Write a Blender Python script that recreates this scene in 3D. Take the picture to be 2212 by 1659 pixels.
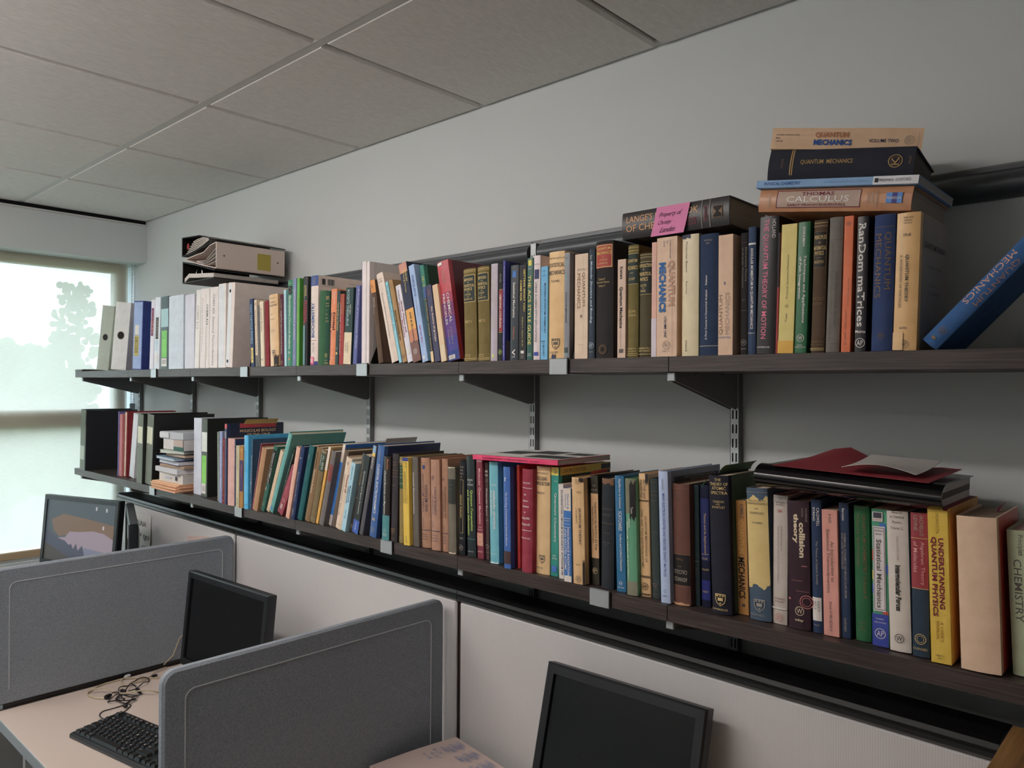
import bpy, math, random
from mathutils import Matrix, Vector
random.seed(7)
for _o in list(bpy.data.objects):
    bpy.data.objects.remove(_o)
SC = bpy.context.scene
COL = SC.collection
PI = math.pi

# ---------------------------------------------------------------- camera
# eye at (0, -D, 0); the book wall is the plane y = 0, x runs along it, z = 0 is eye level
IW, IH = 2212.0, 1659.0
FPX, YAW, PITCH, ROLL, D = 1657.66, 0.82557, 0.00334, 0.00633, 1.6255
CAM = Vector((0, -D, 0))
_f = Vector((-math.cos(YAW)*math.cos(PITCH), math.sin(YAW)*math.cos(PITCH), math.sin(PITCH)))
_r = Vector((math.sin(YAW), math.cos(YAW), 0))
_u = _r.cross(_f)
CR = _r*math.cos(ROLL) + _u*math.sin(ROLL)
CU = _u*math.cos(ROLL) - _r*math.sin(ROLL)
CF = _f
cd = bpy.data.cameras.new('camera')
cam = bpy.data.objects.new('camera', cd)
COL.objects.link(cam)
cd.sensor_width = 36
cd.lens = FPX/IW*36
cd.clip_start = .01
m3 = Matrix((CR, CU, -CF)).transposed()
cam.matrix_world = Matrix.Translation(CAM) @ m3.to_4x4()
SC.camera = cam

# ---------------------------------------------------------------- light and exposure
wd = bpy.data.worlds.new('sky')
SC.world = wd
wd.use_nodes = True
bg = wd.node_tree.nodes['Background']
bg.inputs[0].default_value = (.78, .90, 1.04, 1)
SKY = 4.8
bg.inputs[1].default_value = SKY
LAMP_W = 26.0           # emission of the ceiling strip lights
FILL_UP = 14.0  # emission of the uplights added as fill for the ceiling
LAMP_AISLE = 5.0
LAMP_C = (1.0, .935, .895)
SC.view_settings.view_transform = 'Standard'
SC.view_settings.look = 'None'
SC.view_settings.gamma = 1
SC.view_settings.use_curve_mapping = False
SC.view_settings.exposure = 0.1
SC.cycles.max_bounces = 7
SC.cycles.diffuse_bounces = 5
SC.cycles.glossy_bounces = 3
SC.cycles.transparent_max_bounces = 8
SC.cycles.caustics_reflective = False
SC.cycles.caustics_refractive = False
GAIN = 1.4             # photo colour -> surface colour

def ray(x, y):
    return CF + CR*((x-IW/2)/FPX) + CU*((IH/2-y)/FPX)
def aty(x, y, Y):
    d = ray(x, y); return CAM + d*((Y+D)/d.y)
def atz(x, y, Z):
    d = ray(x, y); return CAM + d*(Z/d.z)
def atx(x, y, X):
    d = ray(x, y); return CAM + d*(X/d.x)
def proj(P):
    v = Vector(P)-CAM; f = v.dot(CF)
    return (IW/2+FPX*v.dot(CR)/f, IH/2-FPX*v.dot(CU)/f)

# ---------------------------------------------------------------- materials
def s2l(c):
    c = c/255.0
    return c/12.92 if c <= .04045 else ((c+.055)/1.055)**2.4
def lin(c, g=None):
    g = GAIN if g is None else g
    c = [s2l(v) for v in c]
    if g != 1.0:
        m = .3*c[0]+.59*c[1]+.11*c[2]
        c = [v*.9+m*.1 for v in c]
    k = max(c)*g
    return tuple(v*g*(.86/k if k > .86 else 1) for v in c)          # keep the hue of very bright colours
MATS = {}
def node(nt, t, **kw):
    n = nt.nodes.new(t)
    for k, v in kw.items():
        setattr(n, k, v)
    return n
def base_mat(name):
    m = bpy.data.materials.new(name); m.use_nodes = True
    nt = m.node_tree
    return m, nt, nt.nodes['Principled BSDF']
def noise_bump(nt, bs, scale, strength, dist=.001, vec=None, detail=3, coord='Object', mapscale=None):
    tc = node(nt, 'ShaderNodeTexCoord')
    nz = node(nt, 'ShaderNodeTexNoise'); nz.inputs['Scale'].default_value = scale; nz.inputs['Detail'].default_value = detail
    src = tc.outputs[coord]
    if mapscale:
        mp = node(nt, 'ShaderNodeMapping'); mp.inputs['Scale'].default_value = mapscale
        nt.links.new(src, mp.inputs[0]); src = mp.outputs[0]
    nt.links.new(src, nz.inputs['Vector'])
    if strength:
        b = node(nt, 'ShaderNodeBump'); b.inputs['Strength'].default_value = strength; b.inputs['Distance'].default_value = dist
        nt.links.new(nz.outputs[0], b.inputs['Height']); nt.links.new(b.outputs[0], bs.inputs['Normal'])
    return nz, src
def mix_by(nt, fac, a, b, lo=.35, hi=.65):
    r = node(nt, 'ShaderNodeMapRange'); r.inputs[1].default_value = lo; r.inputs[2].default_value = hi
    nt.links.new(fac, r.inputs[0])
    mx = node(nt, 'ShaderNodeMix', data_type='RGBA')
    nt.links.new(r.outputs[0], mx.inputs['Factor'])
    for v, k in ((a, 6), (b, 7)):
        if hasattr(v, 'links'):
            nt.links.new(v, mx.inputs[k])
        else:
            mx.inputs[k].default_value = (*v, 1)
    return mx.outputs[2]
def plain(name, col, rough=.6, metal=0, bump=None, var=None, spec=.5, g=None, mapscale=None):
    """solid colour with fine grain; col is an sRGB triple of the thing itself"""
    if name in MATS:
        return MATS[name]
    m, nt, bs = base_mat(name)
    c = lin(col, 1.0 if g is None else g)
    bs.inputs['Base Color'].default_value = (*c, 1)
    bs.inputs['Roughness'].default_value = rough
    bs.inputs['Metallic'].default_value = metal
    bs.inputs['Specular IOR Level'].default_value = spec
    if bump or var:
        sc, st = bump or (60, 0)
        nz, src = noise_bump(nt, bs, sc, st, mapscale=mapscale)
        if var:
            o = mix_by(nt, nz.outputs[0], tuple(v*(1-var) for v in c), tuple(min(.9, v*(1+var)) for v in c))
            nt.links.new(o, bs.inputs['Base Color'])
    MATS[name] = m
    return m
def objcol(name, rough, bump, wear=.12, spec=.5, mapscale=None, coat=0):
    """surface whose colour is the object's own colour (one material for all book covers of a kind)"""
    m, nt, bs = base_mat(name)
    oi = node(nt, 'ShaderNodeObjectInfo')
    nz, src = noise_bump(nt, bs, bump[0], bump[1], mapscale=mapscale)
    n2 = node(nt, 'ShaderNodeTexNoise'); n2.inputs['Scale'].default_value = 35; n2.inputs['Detail'].default_value = 6
    nt.links.new(src, n2.inputs['Vector'])
    hs = node(nt, 'ShaderNodeHueSaturation'); hs.inputs['Value'].default_value = 1-wear; hs.inputs['Saturation'].default_value = 1.0
    nt.links.new(oi.outputs['Color'], hs.inputs['Color'])
    hb = node(nt, 'ShaderNodeHueSaturation'); hb.inputs['Value'].default_value = 1+wear; hb.inputs['Saturation'].default_value = .94
    nt.links.new(oi.outputs['Color'], hb.inputs['Color'])
    o = mix_by(nt, n2.outputs[0], hs.outputs[0], hb.outputs[0], .3, .7)
    nt.links.new(o, bs.inputs['Base Color'])
    bs.inputs['Roughness'].default_value = rough
    bs.inputs['Specular IOR Level'].default_value = spec
    MATS[name] = m
    return m
objcol('book_cloth', .75, (900, .35), .10, .25)
objcol('book_jacket', .33, (30, .06), .06, .45)
objcol('book_card', .55, (200, .12), .06, .35)
objcol('ink', .55, (300, .02), .05, .2)
objcol('binder_vinyl', .38, (60, .10), .05, .45)
def paper_mat():
    m, nt, bs = base_mat('page_edges')
    oi = node(nt, 'ShaderNodeObjectInfo')
    nz, src = noise_bump(nt, bs, 1.0, .5, .0006, mapscale=(1500, 6, 6), detail=2)
    hs = node(nt, 'ShaderNodeHueSaturation'); hs.inputs['Value'].default_value = .72
    nt.links.new(oi.outputs['Color'], hs.inputs['Color'])
    nt.links.new(mix_by(nt, nz.outputs[0], hs.outputs[0], oi.outputs['Color'], .3, .6), bs.inputs['Base Color'])
    bs.inputs['Roughness'].default_value = .85
    bs.inputs['Specular IOR Level'].default_value = .1
    MATS['page_edges'] = m
paper_mat()
def wood_dark():
    m, nt, bs = base_mat('shelf_laminate')
    nz, src = noise_bump(nt, bs, 1.0, .25, .0008, mapscale=(7, 160, 260), detail=6)
    o = mix_by(nt, nz.outputs[0], lin((44, 36, 34), 1), lin((84, 72, 68), 1), .3, .7)
    nt.links.new(o, bs.inputs['Base Color'])
    bs.inputs['Roughness'].default_value = .42
    MATS['shelf_laminate'] = m
    m, nt, bs = base_mat('oak_veneer')
    nz, src = noise_bump(nt, bs, 1.0, .2, .0008, mapscale=(120, 7, 30), detail=6)
    o = mix_by(nt, nz.outputs[0], lin((110, 78, 44), 1), lin((158, 118, 72), 1), .3, .7)
    nt.links.new(o, bs.inputs['Base Color'])
    bs.inputs['Roughness'].default_value = .5
    MATS['oak_veneer'] = m
wood_dark()
def weave():
    m, nt, bs = base_mat('panel_fabric')
    tc = node(nt, 'ShaderNodeTexCoord')
    hs = []
    for sc, rot in ((230, (0, 0, 0)), (330, (0, PI/2, 0))):
        mp = node(nt, 'ShaderNodeMapping'); mp.inputs['Rotation'].default_value = rot
        mp.inputs['Scale'].default_value = (.22, 1, 1)
        w = node(nt, 'ShaderNodeTexWave', bands_direction='Z'); w.inputs['Scale'].default_value = sc
        w.inputs['Distortion'].default_value = 3.0; w.inputs['Detail Scale'].default_value = 40; w.inputs['Detail'].default_value = 2
        nt.links.new(tc.outputs['Object'], mp.inputs[0]); nt.links.new(mp.outputs[0], w.inputs[0]); hs.append(w.outputs[0])
    ad = node(nt, 'ShaderNodeMath', operation='ADD'); nt.links.new(hs[0], ad.inputs[0]); nt.links.new(hs[1], ad.inputs[1])
    b = node(nt, 'ShaderNodeBump'); b.inputs['Strength'].default_value = .45; b.inputs['Distance'].default_value = .0012
    nt.links.new(ad.outputs[0], b.inputs['Height']); nt.links.new(b.outputs[0], bs.inputs['Normal'])
    nt.links.new(mix_by(nt, ad.outputs[0], lin((216, 213, 213), 1), lin((232, 229, 229), 1), .3, 1.6), bs.inputs['Base Color'])
    bs.inputs['Roughness'].default_value = .95; bs.inputs['Specular IOR Level'].default_value = .1
    MATS['panel_fabric'] = m
    m, nt, bs = base_mat('grey_felt')
    nz, src = noise_bump(nt, bs, 1.0, .35, .001, mapscale=(520, 520, 300), detail=5)
    n2 = node(nt, 'ShaderNodeTexNoise'); n2.inputs['Scale'].default_value = 9
    nt.links.new(src, n2.inputs['Vector'])
    o = mix_by(nt, nz.outputs[0], lin((122, 131, 142), 1), lin((164, 169, 175), 1), .3, .72)
    nt.links.new(o, bs.inputs['Base Color'])
    bs.inputs['Roughness'].default_value = .95; bs.inputs['Specular IOR Level'].default_value = .1
    MATS['grey_felt'] = m
weave()
def tile_mat():
    m, nt, bs = base_mat('ceiling_tile')
    nz, src = noise_bump(nt, bs, 1.0, .35, .001, mapscale=(130, 40, 80), detail=5)
    nt.links.new(mix_by(nt, nz.outputs[0], lin((218, 215, 211), 1), lin((230, 227, 223), 1), .3, .7), bs.inputs['Base Color'])
    bs.inputs['Roughness'].default_value = .95; bs.inputs['Specular IOR Level'].default_value = .1
    MATS['ceiling_tile'] = m
    m, nt, bs = base_mat('wall_paint')
    nz, src = noise_bump(nt, bs, 260, .10, .0008)
    bs.inputs['Base Color'].default_value = (*lin((208, 212, 212), 1), 1)
    bs.inputs['Roughness'].default_value = .7; bs.inputs['Specular IOR Level'].default_value = .3
    MATS['wall_paint'] = m
    m, nt, bs = base_mat('window_glass')
    nt.nodes.remove(bs)
    tr = node(nt, 'ShaderNodeBsdfTransparent'); tr.inputs[0].default_value = (.93, .97, .97, 1)
    gl = node(nt, 'ShaderNodeBsdfGlossy'); gl.inputs['Roughness'].default_value = .02
    mx = node(nt, 'ShaderNodeMixShader'); mx.inputs[0].default_value = .06
    nt.links.new(tr.outputs[0], mx.inputs[1]); nt.links.new(gl.outputs[0], mx.inputs[2])
    nt.links.new(mx.outputs[0], nt.nodes['Material Output'].inputs[0])
    MATS['window_glass'] = m
    # roller blind cloth: lets daylight through scattered, and a little of the view
    m, nt, bs = base_mat('blind_cloth')
    nt.nodes.remove(bs)
    tc = node(nt, 'ShaderNodeTexCoord')
    mp = node(nt, 'ShaderNodeMapping'); mp.inputs['Scale'].default_value = (1, 30, 700)
    nz = node(nt, 'ShaderNodeTexNoise'); nz.inputs['Scale'].default_value = 1; nz.inputs['Detail'].default_value = 3
    nt.links.new(tc.outputs['Object'], mp.inputs[0]); nt.links.new(mp.outputs[0], nz.inputs['Vector'])
    colr = mix_by(nt, nz.outputs[0], (.75, .71, .60), (.86, .82, .71), .3, .7)
    tl = node(nt, 'ShaderNodeBsdfTranslucent'); nt.links.new(colr, tl.inputs[0])
    df = node(nt, 'ShaderNodeBsdfDiffuse'); df.inputs[0].default_value = (.62, .57, .46, 1)
    m1 = node(nt, 'ShaderNodeMixShader'); m1.inputs[0].default_value = .3
    nt.links.new(tl.outputs[0], m1.inputs[1]); nt.links.new(df.outputs[0], m1.inputs[2])
    tr = node(nt, 'ShaderNodeBsdfTransparent'); tr.inputs[0].default_value = (1, .99, .96, 1)
    m2 = node(nt, 'ShaderNodeMixShader'); m2.inputs[0].default_value = .2
    nt.links.new(m1.outputs[0], m2.inputs[1]); nt.links.new(tr.outputs[0], m2.inputs[2])
    nt.links.new(m2.outputs[0], nt.nodes['Material Output'].inputs[0])
    MATS['blind_cloth'] = m
tile_mat()
def glow(name, col, s, base=.8):
    m, nt, bs = base_mat(name)
    bs.inputs['Base Color'].default_value = (base, base, base, 1)
    bs.inputs['Emission Color'].default_value = (*col, 1)
    bs.inputs['Emission Strength'].default_value = s
    MATS[name] = m
    return m
def M(name):
    return MATS[name]
plain('white_paint', (214, 214, 212), .5)
plain('grid_white', (205, 203, 200), .5)
plain('dark_gap', (16, 16, 17), .9)
plain('rail_grey', (84, 88, 92), .34, .25)
plain('bracket_grey', (116, 117, 118), .45, .0, bump=(300, .05))
plain('upright_lit', (205, 212, 214), .4, .1)
plain('steel', (186, 192, 195), .32, .35)
plain('black_steel', (22, 22, 24), .5)
plain('black_plastic', (24, 26, 29), .42, bump=(700, .08))
plain('bezel_black', (30, 33, 37), .38, bump=(900, .10))
plain('screen_off', (12, 14, 16), .16)
plain('screen_frame_dark', (10, 10, 11), .5)
plain('cap_black', (20, 19, 20), .33)
plain('seam_brown', (58, 48, 42), .8)
plain('desk_laminate', (206, 190, 180), .45, bump=(500, .04))
plain('desk_edge', (170, 180, 186), .4)
plain('carpet', (58, 56, 60), 1.0, bump=(400, .5), var=.25)
plain('paper_white', (214, 208, 204), .8)
plain('chrome', (200, 200, 200), .15, 1.0)
plain('bark', (70, 60, 48), .9)
plain('leaf_green', (70, 84, 52), .9, var=.3)
plain('clear_plastic', (196, 198, 200), .18, spec=.6)
plain('white_cable', (190, 176, 150), .45)
plain('black_cable', (22, 18, 24), .45)
plain('key_black', (26, 25, 25), .5)
plain('key_side', (52, 60, 66), .4)
plain('silver_band', (150, 160, 165), .4)

# ---------------------------------------------------------------- mesh helpers
class MB:
    def __init__(s):
        s.v, s.f = [], []
    def add(s, vs, fs):
        o = len(s.v)
        s.v += [tuple(p) for p in vs]
        s.f += [tuple(i+o for i in f) for f in fs]
        return s
    def box(s, x0, x1, y0, y1, z0, z1):
        v = [(x, y, z) for x in (x0, x1) for y in (y0, y1) for z in (z0, z1)]
        return s.add(v, [(0, 1, 3, 2), (4, 6, 7, 5), (0, 4, 5, 1), (2, 3, 7, 6), (0, 2, 6, 4), (1, 5, 7, 3)])
    def rbox(s, x0, x1, y0, y1, z0, z1, r):
        """box with all edges chamfered by r"""
        o = len(s.v)
        idx = {}
        fs = []
        X, Y, Z = (x0, x1), (y0, y1), (z0, z1)
        sg = (1, -1)
        vs = []
        for i in (0, 1):
            for j in (0, 1):
                for k in (0, 1):
                    for a in range(3):
                        p = [X[i]+sg[i]*r, Y[j]+sg[j]*r, Z[k]+sg[k]*r]
                        p[a] = (X[i], Y[j], Z[k])[a]
                        idx[(i, j, k, a)] = len(vs); vs.append(p)
        g = lambda i, j, k, a: idx[(i, j, k, a)]
        for i in (0, 1):
            q = [g(i, 0, 0, 0), g(i, 1, 0, 0), g(i, 1, 1, 0), g(i, 0, 1, 0)]; fs.append(q if i else q[::-1])
            q = [g(0, i, 0, 1), g(0, i, 1, 1), g(1, i, 1, 1), g(1, i, 0, 1)]; fs.append(q if i else q[::-1])
            q = [g(0, 0, i, 2), g(1, 0, i, 2), g(1, 1, i, 2), g(0, 1, i, 2)]; fs.append(q if i else q[::-1])
        for i in (0, 1):
            for j in (0, 1):
                fs.append([g(i, j, 0, 0), g(i, j, 1, 0), g(i, j, 1, 1), g(i, j, 0, 1)])
                fs.append([g(i, 0, j, 0), g(i, 1, j, 0), g(i, 1, j, 2), g(i, 0, j, 2)])
                fs.append([g(0, i, j, 1), g(1, i, j, 1), g(1, i, j, 2), g(0, i, j, 2)])
                for k in (0, 1):
                    fs.append([g(i, j, k, 0), g(i, j, k, 1), g(i, j, k, 2)])
        return s.add(vs, fs)
    def prism(s, poly, fn, h0, h1):
        """poly (a,b) extruded from h0 to h1; fn(a,b,h) -> xyz"""
        n = len(poly)
        vs = [fn(a, b, h0) for a, b in poly]+[fn(a, b, h1) for a, b in poly]
        fs = [tuple(range(n))[::-1], tuple(range(n, 2*n))]
        fs += [(i, (i+1) % n, n+(i+1) % n, n+i) for i in range(n)]
        return s.add(vs, fs)
    def tube(s, pts, r, n=6, caps=True):
        pts = [Vector(p) for p in pts]
        rs = r if isinstance(r, (list, tuple)) else [r]*len(pts)
        rings = []
        t0 = None; up = None
        for i, p in enumerate(pts):
            t = (pts[min(i+1, len(pts)-1)]-pts[max(i-1, 0)]).normalized()
            if up is None:
                up = t.orthogonal().normalized()
            up = (up-t*up.dot(t)); up = up.normalized() if up.length > 1e-6 else t.orthogonal().normalized()
            sd = t.cross(up)
            rings.append([p+(up*math.cos(2*PI*k/n)+sd*math.sin(2*PI*k/n))*rs[i] for k in range(n)])
        vs = [q for ring in rings for q in ring]
        fs = []
        for i in range(len(pts)-1):
            for k in range(n):
                a, b = i*n+k, i*n+(k+1) % n
                fs.append((a, b, b+n, a+n))
        if caps:
            fs.append(tuple(range(n))[::-1]); fs.append(tuple(range((len(pts)-1)*n, len(pts)*n)))
        return s.add(vs, fs)
    def ball(s, c, r, n=8, m=5, sx=1, sy=1, sz=1):
        vs, fs = [(c[0], c[1], c[2]-r*sz)], []
        for i in range(1, m):
            a = -PI/2+PI*i/m
            for k in range(n):
                vs.append((c[0]+r*sx*math.cos(a)*math.cos(2*PI*k/n), c[1]+r*sy*math.cos(a)*math.sin(2*PI*k/n), c[2]+r*sz*math.sin(a)))
        vs.append((c[0], c[1], c[2]+r*sz)); L = len(vs)-1
        for k in range(n):
            fs.append((0, 1+(k+1) % n, 1+k))
            fs.append((L, L-n+k, L-n+(k+1) % n))
        for i in range(m-2):
            for k in range(n):
                a, b = 1+i*n+k, 1+i*n+(k+1) % n
                fs.append((a, b, b+n, a+n))
        return s.add(vs, fs)
    def build(s, name, mat, parent=None, color=None, smooth=False):
        me = bpy.data.meshes.new(name)
        me.from_pydata(s.v, [], s.f)
        if smooth:
            for p in me.polygons:
                p.use_smooth = True
            try:
                me.set_sharp_from_angle(angle=.6)
            except Exception:
                pass
        return place(name, me, mat, parent, color)
def place(name, me, mat, parent=None, color=None):
    o = bpy.data.objects.new(name, me)
    if mat is not None and not me.materials:
        me.materials.append(M(mat) if isinstance(mat, str) else mat)
    if color is not None:
        o.color = (*color, 1)
    if parent is not None:
        o.parent = parent
    COL.objects.link(o)
    return o
def tag(o, label=None, cat=None, group=None, kind=None):
    for k, v in (('label', label), ('category', cat), ('group', group), ('kind', kind)):
        if v:
            o[k] = v
    return o
def empty(name, mtx=None, label=None, cat=None, group=None):
    o = bpy.data.objects.new(name, None)
    o.empty_display_size = .02
    COL.objects.link(o)
    if mtx is not None:
        o.matrix_world = mtx
    return tag(o, label, cat, group)
def T(x, y, z):
    return Matrix.Translation((x, y, z))
def R(a, ax):
    return Matrix.Rotation(a, 4, ax)

# ---------------------------------------------------------------- lettering
_TX = {}
def text_shape(s, bold=0, shear=0):
    k = (s, bold, shear)
    if k not in _TX:
        cu = bpy.data.curves.new('t', 'FONT')
        cu.body = s; cu.resolution_u = 2; cu.offset = bold; cu.shear = shear
        ob = bpy.data.objects.new('t', cu)
        me = bpy.data.meshes.new_from_object(ob)
        vs = [v.co.copy() for v in me.vertices]
        fs = [tuple(p.vertices) for p in me.polygons]
        bpy.data.objects.remove(ob); bpy.data.curves.remove(cu); bpy.data.meshes.remove(me)
        if vs:
            x0, x1 = min(v.x for v in vs), max(v.x for v in vs)
            y0, y1 = min(v.y for v in vs), max(v.y for v in vs)
            vs = [((v.x-x0)/max(1e-6, x1-x0), (v.y-y0)/max(1e-6, y1-y0)) for v in vs]
        _TX[k] = (vs, fs)
    return _TX[k]

# ================================================================ the room
ZF, ZC = -1.715, .8396
def struct(name, mb, mat, parent=None):
    o = mb.build(name, mat, parent)
    if parent is None:
        o['kind'] = 'structure'
    return o
struct('floor', MB().box(-4.5, 2.3, -4.5, .1, ZF-.1, ZF), 'carpet')
struct('wall_back', MB().box(-4.5, 2.3, 0, .1, ZF, 1.1), 'wall_paint')
struct('wall_right', MB().box(2.2, 2.3, -4.5, 0, ZF, 1.1), 'wall_paint')
struct('wall_front', MB().box(-4.5, 2.2, -3.9, -3.8, ZF, 1.1), 'wall_paint')
WY = -2.6
wl = MB().box(-4.45, -4.35, -4.4, 0, ZF, -.86).box(-4.45, -4.35, -4.4, 0, .62, 1.1).box(-4.45, -4.35, -4.4, WY, -.86, .62)
struct('wall_left', wl, 'wall_paint')
struct('trim_1', MB().box(-4.35, -4.07, -4.4, -.0005, .624, .815), 'wall_paint')            # bulkhead over the window
struct('trim_2', MB().box(-4.078, -4.058, -4.4, -.0005, .8105, .8185), 'grid_white')
struct('gap_shade', MB().box(-4.35, -4.082, -4.4, -.0005, .818, 1.1), 'dark_gap')  # black block, paints the shadow line between bulkhead and ceiling
# suspended ceiling: slab, T-bars and tiles
plain('grid_shaded', (120, 110, 104), .7)  # darker than the cross bars: shade of the recess put into the colour
ceil = struct('ceiling', MB().box(-4.5, 2.3, -4.5, .1, 1.1, 1.2), 'white_paint')
XG = [-1.0087+.61*i for i in range(-4, 6)]
XL = [-4.048]+XG+[2.2]
YG = [-.5718-.61*j for j in range(0, 7)]
YL = [0]+YG+[-4.4]
for x in XG:
    MB().box(x-.012, x+.012, -4.4, 0, ZC+.009, ZC+.015).build('ceiling_grid_bar', 'grid_shaded', ceil)
for y in YG:
    MB().box(-4.048, 2.2, y-.012, y+.012, ZC-.004, ZC+.005).build('ceiling_grid_bar', 'grid_white', ceil)
MB().box(-4.06, -4.040, -4.4, 0, ZC-.004, ZC+.02).build('ceiling_edge_trim', 'grid_white', ceil)
MB().box(-4.05, 2.2, -.016, 0, ZC-.001, ZC+.02).build('ceiling_edge_trim', 'grid_white', ceil)
for i in range(len(XL)-1):
    for j in range(len(YL)-1):
        x0, x1, y1, y0 = XL[i]+.008, XL[i+1]-.008, YL[j]-.008, YL[j+1]+.008
        if x1-x0 < .02 or y1-y0 < .02:
            continue
        mb = MB()
        zt, zb = ZC+.016, ZC-.006
        mb.add([(x0, y0, zt), (x1, y0, zt), (x1, y1, zt), (x0, y1, zt)]+[(a, b, ZC+.002) for a, b in ((x0, y0), (x1, y0), (x1, y1), (x0, y1))] +
               [(a, b, zb) for a, b in ((x0+.006, y0+.006), (x1-.006, y0+.006), (x1-.006, y1-.006), (x0+.006, y1-.006))],
               [(0, 1, 2, 3), (8, 11, 10, 9)]+[(k, 4+k, 4+(k+1) % 4, (k+1) % 4) for k in range(4)]+[(4+k, 8+k, 8+(k+1) % 4, 4+(k+1) % 4) for k in range(4)])
        mb.build('ceiling_tile', 'ceiling_tile', ceil)

# wrap-around strip lights on the ceiling in a row parallel to the book wall, and unseen uplights added to brighten the ceiling
glow('lamp_diffuser', LAMP_C, LAMP_W)
glow('fill_lamp', LAMP_C, FILL_UP)
glow('lamp_aisle', LAMP_C, LAMP_AISLE)
def strip_light(x0, x1, y, label, em='lamp_diffuser'):
    t = empty('ceiling_light', T(x0, y, ZC-.006), label, 'ceiling light', 'strip lights on the ceiling')
    L = x1-x0
    MB().rbox(0, L, -.055, .055, -.02, 0, .002).build('housing', 'white_paint', t)
    MB().prism([(.05, -.021), (.044, -.05), (.03, -.062), (-.03, -.062), (-.044, -.05), (-.05, -.021)], lambda y_, z, h: (h, y_, z), .006, L-.006).build('diffuser', em, t)
    for a in (0, L-.005):
        MB().rbox(a, a+.005, -.055, .055, -.066, -.0205, .001).build('end_cap', 'grid_white', t)
def fill_pendant(x0, x1, y, z, label):
    t = empty('fill_uplight', T(x0, y, z), label, 'fill light', 'uplights added to brighten the ceiling')
    L = x1-x0
    MB().rbox(0, L, -.12, .12, 0, .03, .003).build('tray', 'white_paint', t)
    MB().rbox(.01, L-.01, -.11, .11, .0305, .036, .002).build('upper_diffuser', 'fill_lamp', t)
    for a in (.1, L-.1):
        MB().tube([(a, 0, .036), (a, 0, ZC-z-.006)], .0015, 6).build('hanger_wire', 'steel', t)
ORL = ['nearest the window', 'furthest from the window']
for k, a in enumerate((-3.35, -2.05)):
    strip_light(a, a+1.2, -1.62, 'white ceiling strip light '+ORL[k])
    strip_light(a, a+1.2, -3.05, 'white ceiling strip light over the aisle '+ORL[k], 'lamp_aisle')
    fill_pendant(a, a+1.2, -2.4, .30, 'unseen uplight added to brighten the ceiling, '+ORL[k])

# window behind the blind
win = empty('window_1', T(-4.35, 0, 0)); win['kind'] = 'structure'
def bar(y0, y1, z0, z1):
    MB().rbox(.085, .135, y0, y1, z0, z1, .004).build('window_frame', 'white_paint', win)
bar(-.105, -.045, -.855, .62); bar(WY, WY+.055, -.855, .62); bar(-1.36, -1.30, -.80, .58)
bar(WY+.055, -.105, .575, .62); bar(WY+.055, -.105, -.855, -.80); bar(WY+.055, -.105, -.215, -.125)
MB().box(.11, .114, -.045, -.004, -.855, .62).build('pane', 'window_glass', win)
for y0, y1 in ((-1.30, -.105), (WY+.055, -1.36)):
    for z0, z1 in ((-.80, -.215), (-.125, .575)):
        MB().box(.11, .114, y0, y1, z0, z1).build('pane', 'window_glass', win)
MB().rbox(.0, .21, WY, -.0005, -.885, -.861, .004).build('sill', 'white_paint', win)
bl = empty('roller_blind', T(-4.2, 0, 0), 'cream roller blind drawn down over the window', 'blind')
cloth = MB()
NY, NZ = 24, 16
for i in range(NY+1):
    for j in range(NZ+1):
        y = -.042-2.5*i/NY; z = -.80+1.43*j/NZ
        cloth.v.append((.0015*math.sin(y*5.1+z*2.0)+.001*math.sin(z*9), y, z))
for i in range(NY):
    for j in range(NZ):
        a = i*(NZ+1)+j
        cloth.f.append((a, a+1, a+NZ+2, a+NZ+1))
cloth.build('blind_fabric', 'blind_cloth', bl, smooth=True)
plain('blind_hem', (168, 146, 118), .8)
MB().rbox(-.008, .008, -2.542, -.042, -.834, -.799, .004).build('bottom_bar', 'blind_hem', bl)
MB().tube([(0, -2.542, .66), (0, -.042, .66)], .024, 12).build('roller_tube', 'white_paint', bl)
for yy in (-.012, -.026):
    ch = MB()
    z = .64
    while z > -.62:
        ch.ball((.012, yy, z), .0034, 6, 4); z -= .0095
    o = ch.build('bead_chain', 'clear_plastic', bl); o['kind'] = 'stuff'
MB().rbox(.006, .018, -.032, -.006, -.16, -.10, .003).build('chain_weight', 'silver_band', bl)
# outside
def tree(name, label, x, y, z0, h, r, seed, fat):
    rnd = random.Random(seed)
    t = empty(name, T(x, y, z0), label, 'tree', 'trees outside the window')
    MB().tube([(0, 0, 0), (.05, .02, h*.5), (0, 0, h*.8)], [.18, .14, .08], 7).build('trunk', 'bark', t)
    mb = MB()
    for k in range(520):
        f = rnd.random()
        rr = r*(1-f**1.5*fat)*rnd.random()**.55; a = rnd.random()*2*PI
        mb.ball((rr*math.cos(a), rr*math.sin(a), h*(.25+.74*f)), r*(.15-.05*f)*(.6+.6*rnd.random()), 6, 4, 1, 1, 1.1)
    o = mb.build('crown', 'leaf_green', t); o['kind'] = 'stuff'
P = atx(162, 606, -13.0)
tree('conifer_tree', 'slender dark tree seen dimly through the blind', -13.0, P.y, ZF-.9, P.z-ZF+.9, .46, 3, .5)
P = atx(5, 745, -15.5)
tree('broadleaf_tree', 'wide dark tree low behind the blind', -15.5, P.y, ZF-.9, P.z-ZF+.9, 1.5, 5, .4)
struct('ground', MB().box(-40, -4.6, -25, 25, ZF-1.1, ZF-1.0), 'leaf_green')

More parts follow.
